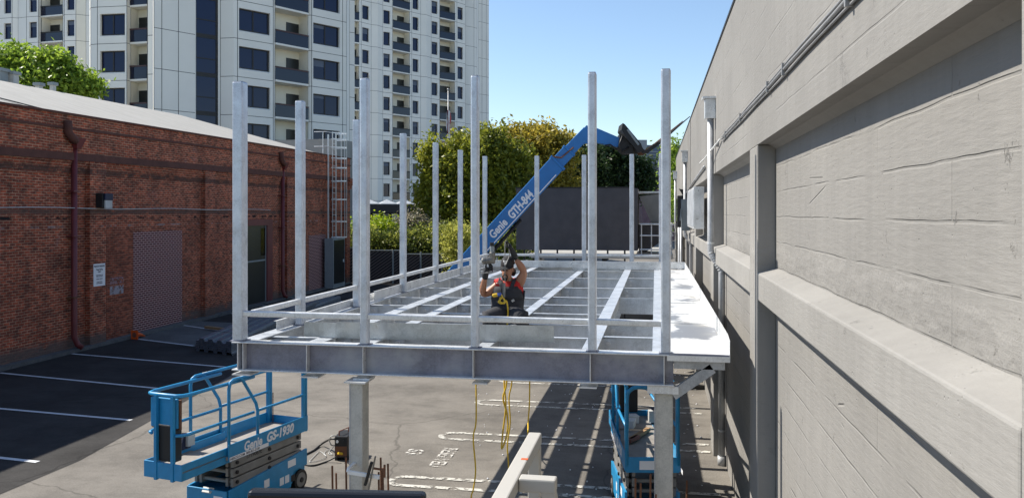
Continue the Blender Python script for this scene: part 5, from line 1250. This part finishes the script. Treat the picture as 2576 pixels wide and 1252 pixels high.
# cap
cc = mp_(640,440,.08)
def orient(o, c, tilt): pass
q = B(); nu, nv = 18, 8
upv = (Vector((0,0,1))-FV*.28-RV*.10).normalized(); fwd = (-FV+Vector((0,0,-.28))-RV*.35).normalized(); sid = upv.cross(fwd).normalized(); fwd = sid.cross(upv)
def capo(x,y,z): return cc+sid*x+fwd*y+upv*z
base = len(q.v)
for j in range(nv+1):
    ph = math.pi/2*j/nv
    for i in range(nu):
        a = 2*math.pi*i/nu; q.v.append(tuple(capo(.094*math.cos(a)*math.cos(ph), .108*math.sin(a)*math.cos(ph), .112*math.sin(ph)-.012)))
for j in range(nv):
    for i in range(nu): a=base+j*nu+i; b_=base+j*nu+(i+1)%nu; q.f.append((a,b_,b_+nu,a+nu))
q.obj('cap', M['cap'], man, smooth=True)
q = B(); rows = []
for k_ in range(5):
    f_ = k_/4; rows.append([capo(.094*(1-.18*f_)*math.sin(R(-75+150*i/10)), .085*math.cos(R(-75+150*i/10))*(1+.0)+.085*f_*math.cos(R(-60+120*i/10))+.0, -.012-.022*f_-.010*abs(i-5)/5) for i in range(11)])
for k_ in range(4):
    for i in range(10): q.quad(rows[k_][i],rows[k_][i+1],rows[k_+1][i+1],rows[k_+1][i])
bo = q.obj('cap_brim', M['cap'], man, smooth=True); so = bo.modifiers.new('s','SOLIDIFY'); so.thickness = .006
# white stitched horned emblem on cap front
e = [(-.026,.062),(-.008,.056),(.008,.056),(.026,.062),(.024,.05),(.010,.044),(.006,.014),(-.006,.014),(-.010,.044),(-.024,.05)]
def capf(x,z):
    zz = (z+.02)/.11; rr = .112*math.sqrt(max(0,1-min(.98,zz)**2))+.004; return capo(x, math.sqrt(max(.0001,rr*rr-x*x*1.2)), z)
B().tube([capf(x,z) for x,z in e]+[capf(*e[0])],.004,5).obj('cap_emblem', M['decal'], man)
# face
def fp3(zx,zy,o): return mp_(zx,zy,o)
B().ball(mp_(598,565,.215),.017,8,6,(1,1,1.3)).obj('nose', M['skin'], man, smooth=True)
for x in (572,632): B().ball(mp_(x,537,.181),.009,8,6,(1.4,.6,.6)).obj('eye', M['hair'], man, smooth=True); B().tube([mp_(x-14,520,.19),mp_(x+12,519,.19)],.006,5).obj('eyebrow', M['hair'], man)  # eyes all dark, the cap brim's shade put into their colour
B().tube([mp_(573,612,.184),mp_(586,597,.200),mp_(602,593,.204),mp_(620,596,.199),mp_(636,612,.184)],[.005,.009,.010,.009,.005],8).obj('moustache', M['hair'], man, smooth=True)
B().ball(mp_(604,650,.168),.036,12,8,(.95,.75,.62)).obj('beard', M['hair'], man, smooth=True)
for x in (573,636): B().tube([mp_(x,610,.182),mp_(x+(4 if x<600 else -6),645,.172)],.008,6).obj('beard', M['hair'], man, smooth=True)
B().tube([mp_(588,616,.188),mp_(604,618,.192),mp_(620,616,.188)],.007,6).obj('lips', M['skin'], man, smooth=True)
B().ball(mp_(715,525,.06),.028,8,6,(.45,.8,1.15)).obj('ear', M['skin'], man, smooth=True)
B().ball(mp_(712,555,-.0),.055,10,8,(.7,.9,1.0)).obj('hair', M['hair'], man, smooth=True)
B().ball(mp_(560,520,.05),.03,8,6,(.4,.8,1.1)).obj('ear', M['skin'], man, smooth=True)
# gloves: cuffs + hands with five fingers
def hand(nm, wrist, palm, knuck, fdirs, thumb, par):
    pts=[wrist[0],wrist[1],palm,knuck]; ed=[(0,1),(1,2),(2,3)]; rd=[.05,.043,(.042,.026),(.044,.022)]
    o = skin(nm, pts, ed, rd, M['glove'], par, 2, 0)
    for fl in fdirs: skin('finger', fl, [(i,i+1) for i in range(len(fl)-1)], [.0125,.0115,.0105,.009][:len(fl)], M['glove'], par, 1, 0)
    skin('thumb', thumb, [(i,i+1) for i in range(len(thumb)-1)], [.016,.0135,.011][:len(thumb)], M['glove'], par, 1, 0)
# left (raised) hand gripping hose at (620,160)
wr = [mp_(755,400,.15), mp_(715,320,.16)]
pl_ = mp_(675,235,.17); kn = mp_(655,185,.18)
fing = []
for i,(dx,dy,o) in enumerate(((0,0,.035),(-2,8,.012),(-2,18,-.012),(0,30,-.035))):
    b0 = mp_(652+dx+i*8,185+dy,.18+o*.9); fing.append([b0, mp_(628+dx+i*9,158+dy,.185+o), mp_(606+dx+i*8,164+dy,.195+o), mp_(604+dx+i*9,190+dy,.185+o)])
hand('glove', wr, pl_, kn, fing, [mp_(668,250,.20), mp_(640,230,.225), mp_(618,205,.215)], man)
# right hand under the tool
wr = [mp_(342,660,.19), mp_(345,590,.21)]; pl_ = mp_(372,530,.22); kn = mp_(392,495,.23)
fing = []
for i in range(4): b0 = mp_(395+i*2,480+i*20,.235); fing.append([b0, mp_(425+i*1,472+i*20,.27), mp_(440+i*1,480+i*20,.25), mp_(432,488+i*19,.215)])
hand('glove', wr, pl_, kn, fing, [mp_(362,520,.25), mp_(352,480,.27), mp_(362,450,.27)], man)
# ---- impact wrench
tw_ = thing('impact_wrench', 'heavy grey electric impact wrench held up in the worker\'s right hand', 'power tool', mp_(430,420,.24))
B().tube([mp_(300,415,.26),mp_(318,412,.26),mp_(400,402,.26),mp_(430,400,.26)],[.034,.046,.048,.046],14).obj('motor_body', M['tool'], tw_, smooth=False, bevel=.003)
B().tube([mp_(436,445,.26),mp_(438,430,.26),mp_(438,310,.26),mp_(437,296,.26)],[.030,.040,.040,.034],14).obj('gear_case', M['tool'], tw_, bevel=.003)
B().tube([mp_(437,296,.26),mp_(437,220,.26)],.030,12).obj('anvil', M['plast'], tw_); B().tube([mp_(434,219,.26),mp_(434,172,.26)],.027,12).obj('socket', M['black'], tw_)
B().tube([mp_(400,440,.25),mp_(418,480,.24),mp_(425,530,.235)],[.022,.024,.022],8).obj('handle', M['black'], tw_, smooth=True)
for k_ in range(5): B().tube([mp_(335+k_*16,410-k_*2,.26),mp_(338+k_*16,410-k_*2,.26)],.0495,14).obj('band', M['black'] if k_%2 else M['tool'], tw_)
# ---- cords
def cord(lab, pts, r, m, name='cord', smooth=3, cat='cord', group=None):
    pts = [Vector(p) for p in pts]; out = []
    for i in range(len(pts)-1):
        p0 = pts[max(0,i-1)]; p1 = pts[i]; p2 = pts[i+1]; p3 = pts[min(len(pts)-1,i+2)]
        for k_ in range(smooth):
            t = k_/smooth; out.append(.5*((2*p1)+(-p0+p2)*t+(2*p0-5*p1+4*p2-p3)*t*t+(-p0+3*p1-3*p2+p3)*t**3))
    out.append(pts[-1]); return tag(B().tube(out,r,6).obj(name,M[m],smooth=True),lab,cat,group)
cord('grey tool cable looping from the impact wrench over the worker\'s raised glove', [mp_(425,535,.24),mp_(330,574,.3),mp_(300,570,.3),mp_(420,566,.3),mp_(520,540,.28),mp_(590,500,.29),mp_(640,400,.24),mp_(660,330,.2),mp_(650,200,.2),mp_(625,152,.21),mp_(606,190,.24),mp_(603,400,.3),mp_(604,600,.28),mp_(604,780,.27),mp_(600,890,.28)], .006, 'grey','cable',5)
pl = thing('cord_plug', 'yellow and blue cord connectors joined in front of the worker\'s bib', 'plug', mp_(500,860,.3))
B().tube([mp_(442,868,.3),mp_(455,862,.3),mp_(505,852,.3)],[.018,.026,.024],10).obj('yellow_connector',M['yel'],pl); B().tube([mp_(505,852,.3),mp_(545,846,.3),mp_(556,850,.3)],[.023,.026,.014],10).obj('blue_connector',plain('plug_blue',(.06,.12,.45),.4),pl)
cord('black cable tail curling under the yellow connector', [mp_(442,868,.3),mp_(428,890,.3),mp_(445,912,.3),mp_(500,915,.3),mp_(560,905,.3),mp_(600,890,.28)], .007,'black','cable',5)
zb_ = lambda px,py,d: at(px,d,zat(py,d))
cord('yellow cord knotted at the worker\'s chest and dropping through the frame', [mp_(550,848,.3),mp_(568,880,.31),mp_(540,915,.32),mp_(520,945,.31),mp_(560,965,.33),mp_(600,940,.32),mp_(585,900,.31),mp_(545,890,.30),mp_(540,940,.33),mp_(590,965,.33),mp_(620,930,.32),mp_(640,1020,.33),mp_(641,1160,.34),zb_(1272,860,10.2),zb_(1268,960,10.15),zb_(1272,1020,10.1),zb_(1264,1090,10.1),zb_(1262,1128,10.05),zb_(1276,1085,10.1),zb_(1275,1040,10.1),zb_(1265,1000,10.1),zb_(1274,960,10.1),zb_(1273,860,10.1)], .011,'yel',smooth=5,group='yellow cords hanging from the platform')
cord('straight yellow cord hanging from the beam to the ground left of the knotted loop', [zb_(1196,880,9.2),zb_(1197,960,9.2),zb_(1197,1060,9.2),zb_(1190,1100,9.2),zb_(1196,1180,9.2),zb_(1190,1230,9.2),zb_(1184,1260,9.2),gnd(1180,1400)], .009,'yel',smooth=5,group='yellow cords hanging from the platform')
cord('yellow cord hanging just right of the knotted loop', [zb_(1289,880,9.6),zb_(1287,960,9.6),zb_(1280,1000,9.6),zb_(1283,1060,9.6),zb_(1276,1120,9.6),zb_(1279,1180,9.6),zb_(1277,1300,9.6)], .009,'yel',smooth=5,group='yellow cords hanging from the platform')
cord('shortest yellow cord, hanging farthest right beside the platform shadow', [zb_(1331,880,10),zb_(1332,960,10),zb_(1331,1020,10),zb_(1328,1060,10),zb_(1327,1094,10),gnd(1320,1105)], .009,'yel',smooth=5,group='yellow cords hanging from the platform')
# ================================================================ GROUND OBJECTS
# orange cone lying on its side, base toward camera
p = gnd(339,853); cn = thing('traffic_cone', 'orange traffic cone lying on its side against the brick wall', 'cone', p, R(-10))
q = B(); s_ = .145
q.box(-s_,s_,-.02,.0,.0,2*s_); q.obj('base', M['orange'], cn, world=False, bevel=.01); B().tube([(0,0,s_),(0,.2,s_-.01),(0,.42,.05)],[.1,.06,.025],14).obj('body', M['orange'], cn, world=False, smooth=True)
B().tube([(0,-.021,s_),(0,-.024,s_)],.085,14).obj('opening', M['orangeb'], cn, world=False)
# bundle of corrugated deck sheets
def bundle(lab, pts, zz, n_=5, hh=.34):
    a,b_,c_ = pts     # near-left, near-right, far-left ground points
    t = thing('deck_bundle', lab, 'metal sheets', a); u = (b_-a); W_ = u.length; u.normalize(); v = (c_-a)
    prof = []; nr = 4; w = W_/nr
    for i in range(nr):
        x = i*w; prof += [(x,0),(x+w*.32,0),(x+w*.42,.075),(x+w*.88,.075),(x+w*.98,0)]
    prof.append((W_,0))
    for k_ in range(n_):
        z = zz+k_*hh/n_; jx = random.uniform(-.03,.03); q = B()
        P0 = [a+u*(x+jx)+Vector((0,0,z+h_)) for x,h_ in prof]; P1 = [p_+v for p_ in P0]
        for i in range(len(P0)-1): q.quad(P0[i],P0[i+1],P1[i+1],P1[i])
        P0b = [p_-Vector((0,0,hh/n_*.75)) for p_ in P0]
        for i in range(len(P0)-1): q.quad(P0b[i],P0b[i+1],P0[i+1],P0[i])
        q.quad(P0b[-1],P0b[-1]+v,P1[-1],P0[-1]); q.quad(P0b[0],P0[0],P1[0],P0b[0]+v)
        q.obj('deck_sheet', M['deckst'], t)
    for f_ in (.09,.5): 
        s = a+v*f_; B().bar(s+Vector((0,0,zz+hh+.08)),s+u*W_+Vector((0,0,zz+hh+.08)),.03,.006).obj('band', M['black'], t)
    return t
a = gnd(492,882); b_ = gnd(582,894); c_ = gnd(735,772); bundle('near bundle of corrugated steel deck sheets lying in the shade beside the parking stripe', (a,b_,c_), .05)
a = gnd(640,805); b_ = gnd(705,815); c_ = gnd(800,752); bundle('second bundle of corrugated steel deck sheets behind the timber board', (a,b_,c_), .05, 3, .2)
p1_, p2_ = gnd(518,822,.1), gnd(695,845,.1)
tag(B().bar(p1_,p2_,.14,.09).obj('timber', M['wood'], bevel=.006), 'long timber board lying across the shaded asphalt in front of the far deck bundle', 'timber')
# welder and cables
p = gnd(857,1157); wd = thing('welding_machine', 'small rusty black welding machine with cables on the ground by the left column', 'welder', p, R(8))
B().box(-.10,.12,-.02,.42,.05,.40).obj('case', M['black'], wd, world=False, bevel=.012); B().box(-.085,.105,-.028,-.0205,.08,.24).obj('front_panel', M['rust'], wd, world=False)
for x in (-.05,.05): B().tube([(x,-.022,.32),(x,-.045,.32)],.022,10).obj('knob', M['wht'] if x<0 else M['black'], wd, world=False)
B().tube([(-.04,.05,.40),(-.04,.05,.47),(.06,.3,.47),(.06,.3,.40)],.012,6).obj('handle', M['orangeb'], wd, world=False); B().tube([(.03,-.03,.12),(-.02,-.10,.15)],.02,8).obj('yellow_plug', M['yel'], wd, world=False)
for sx in (-.08,.1): B().box(sx-.02,sx+.02,0,.4,0,.05).obj('foot', M['black'], wd, world=False)
g3 = lambda x,y,z=.015: gnd(804.7+x*.2608, 925.4+y*.2608, z)
cord('thick black welding cable running from the welder back toward the scissor lift', [g3(160,690,.3),g3(110,680,.3),g3(20,725,.05),g3(-60,790),g3(-140,830),g3(-220,860)], .018,'black',group='cables around the welding machine')
cord('second black cable along the ground in front of the welder', [g3(160,850,.1),g3(60,900),g3(-60,935),g3(-150,925),g3(-230,880)], .014,'black',group='cables around the welding machine')
cord('thin pale wire coiled loosely beside the welder', [g3(130,760,.1),g3(90,800),g3(120,830),g3(80,820),g3(100,780),g3(40,810),g3(60,850),g3(0,800),g3(-60,850),g3(-100,900),g3(-20,890),g3(60,860)], .006,'lgrey','wire',group='cables around the welding machine')
cord('grey cable looping up the left side of the welder', [g3(160,650,.42),g3(110,655,.45),g3(90,690,.3),g3(110,740,.2),g3(160,745,.15)], .01,'lgrey',group='cables around the welding machine')
# rebar dowels
reb = [(118,940),(155,1010),(250,860),(415,1040),(585,860),(605,960),(655,920),(565,1000)]
for i,(x,y) in enumerate(reb):
    px, py = 804.7+x*.2608, 925.4+y*.2608; d = 8.9 + (.28 if i%2 else -.05); pz = zat(py,d); p_ = at(px,d)
    labs = ['leftmost rebar dowel','short second rebar dowel from the left','tall rebar dowel just left of the left column','rebar dowel in front of the left column','tallest rebar dowel right of the left column','rebar dowel right of the clamp bar','rightmost rebar dowel','rusty rebar dowel just right of the left column']
    tag(B().tube([(p_.x,p_.y,-.0),(p_.x+.01,p_.y,pz*.5),(p_.x,p_.y,pz)],.011,6).obj('rebar_dowel',M['rust']), labs[i]+', standing upright from the ground', 'rebar', 'rebar dowels around the left column')
for i,(x,y,lab) in enumerate(((985,1060,'rebar dowel at lower right, left of the right column'),(1035,1105,'shorter rebar dowel beside the right column'),(1130,1020,'dark rebar dowel touching the left side of the right column'),(1480,1080,'rebar dowel right of the right column in the sun'),(1182,1215,'short rusty rebar dowel in front of the right column'))):
    px, py = 1341.2+x*.2608, 925.4+y*.2608; d = 7.9 if i!=3 else 8.6; p_ = at(px,d); pz = zat(py,d)
    tag(B().tube([(p_.x,p_.y,0),(p_.x-.01,p_.y,pz*.5),(p_.x,p_.y,pz)],.011,6).obj('rebar_dowel',M['rust']), lab, 'rebar', 'rebar dowels around the right column')
# bar clamp around the left column
z_ = zat(1192,8.5); c = at(905,8.6)
cl_ = thing('bar_clamp', 'white and black bar clamp gripped around the left column', 'clamp', (c.x,c.y,z_))
a = at(875,8.5,zat(1186,8.5)); b_ = at(955,8.45,zat(1199,8.45))
B().bar(a,b_,.03,.04).obj('bar', M['wht'], cl_, bevel=.004); B().tube([a,a+Vector((0,.02,.03)),a+Vector((.02,.3,.05))],.02,8).obj('jaw', M['wht'], cl_)
q = at(930,8.45,zat(1190,8.45)); B().bar(q+Vector((-.05,0,-.12)),q+Vector((.02,0,.12)),.03,.05,up=FV).obj('sliding_jaw', M['black'], cl_, bevel=.004)
B().tube([q+Vector((.03,0,.06)),q+Vector((.17,0,.045))],.012,6).obj('screw', M['rust'], cl_); B().tube([q+Vector((.16,0,-.03)),q+Vector((.16,0,.10))],.012,6).obj('tommy_bar', M['rust'], cl_)
B().bar(q+Vector((-.02,0,-.2)),q+Vector((.06,0,.18)),.015,.04,up=FV).obj('lever', M['tool'], cl_)
# foreground black steel barrier
d0 = 6.0; a = at(626,d0,zat(1228,d0)-.06); b_ = at(1071,d0-.0,zat(1237,d0)-.06)
bb = thing('steel_barrier', 'black steel tube barrier rail crossing the bottom edge in front of the left column', 'barrier', ((a.x+b_.x)/2,(a.y+b_.y)/2,0))
M['blackp'] = plain('black_paint', (.012,.012,.013), .25)
B().bar(a,b_,.12,.12).obj('rail', M['blackp'], bb, bevel=.03)
for f_ in (.12,.88): p = a.lerp(b_,f_); B().box(p.x-.05,p.x+.05,p.y-.05,p.y+.05,0,p.z-.061).obj('post', M['blackp'], bb)
p = a.lerp(b_,.5); B().bar(a.lerp(b_,.12)-Vector((0,0,.9)),a.lerp(b_,.88)-Vector((0,0,.9)),.06,.06).obj('lower_rail', M['blackp'], bb)
# foreground beige tube frame
bf = thing('beige_frame', 'beige painted square tube steel frame in the foreground below the platform', 'steel frame', (-1,6,0))
zt_ = EYE-1.83; X0, X1 = -1.045, -.935
ya = onX(1336,-.99).y
B().box(X0,X1,3.2,6.72,zt_-.10,zt_).obj('top_tube', M['cream'], bf, bevel=.012)
B().box(X0+.01,X1-.0,6.60,6.70,0,zt_-.101).obj('rear_post', M['cream'], bf, bevel=.01)
B().box(X0+.01,X1,3.3,3.4,0,zt_-.101).obj('front_post', M['cream'], bf, bevel=.01)
yc = (F*1.83/(1189-536)+(-.9)*ST)/CT
B().box(X1+.001,X1+.26,yc-.11,yc,zt_-.10,zt_-.004).obj('cross_tube', M['cream'], bf, bevel=.012)
B().bar((X1+.20,yc-.055,zt_-.07),(X1+.62,yc-.055,0.0),.10,.10,up=(0,1,0)).obj('diagonal_leg', M['cream'], bf, bevel=.012)
B().bar((X1+.02,yc-.055,zt_-.75),(X1+.42,yc-.055,zt_-.75),.06,.06).obj('brace', M['cream'], bf)
B().box(-.995+.01,-.955+.02,5.95,5.99,zt_+.0005,zt_+.002).obj('rust_spot', M['orange'], bf)
# jack stand and scrap below the wing
p = gnd(1757,980); js = thing('jack_stand', 'black footed stand with a slanted grey strut beneath the platform wing', 'stand', p)
for a_,b__ in (((-.22,0,.05),(.2,.1,.05)),((-.2,.25,.05),(.22,.02,.05)),((-.22,0,.05),(-.2,.25,.05))): B().bar(p+Vector(a_),p+Vector(b__),.05,.09).obj('foot', M['black'], js)
B().bar(p+Vector((-.05,.1,.1)),p+Vector((.16,.25,.85)),.08,.05,up=(0,1,0)).obj('strut', M['galvp'], js); B().bar(p+Vector((.0,.12,.1)),p+Vector((.0,.12,.9)),.04,.04,up=(0,1,0)).obj('upright', M['galvp'], js)
p = gnd(1712,930); sc = thing('scrap_pile', 'heap of reddish and grey offcut tubes piled beneath the platform wing', 'scrap', p)
rg = random.Random(3)
for i in range(11):
    a = p+Vector((rg.uniform(-.5,.3),rg.uniform(-.3,.6),.1+.09*i*.5)); d_ = Vector((rg.uniform(-1,1),rg.uniform(-.3,1),rg.uniform(-.05,.1))).normalized()*rg.uniform(.5,1.0)
    B().bar(a,a+d_,.08,.05).obj('offcut', M[rg.choice(['orangeb','rust','grey','galvp'])], sc)
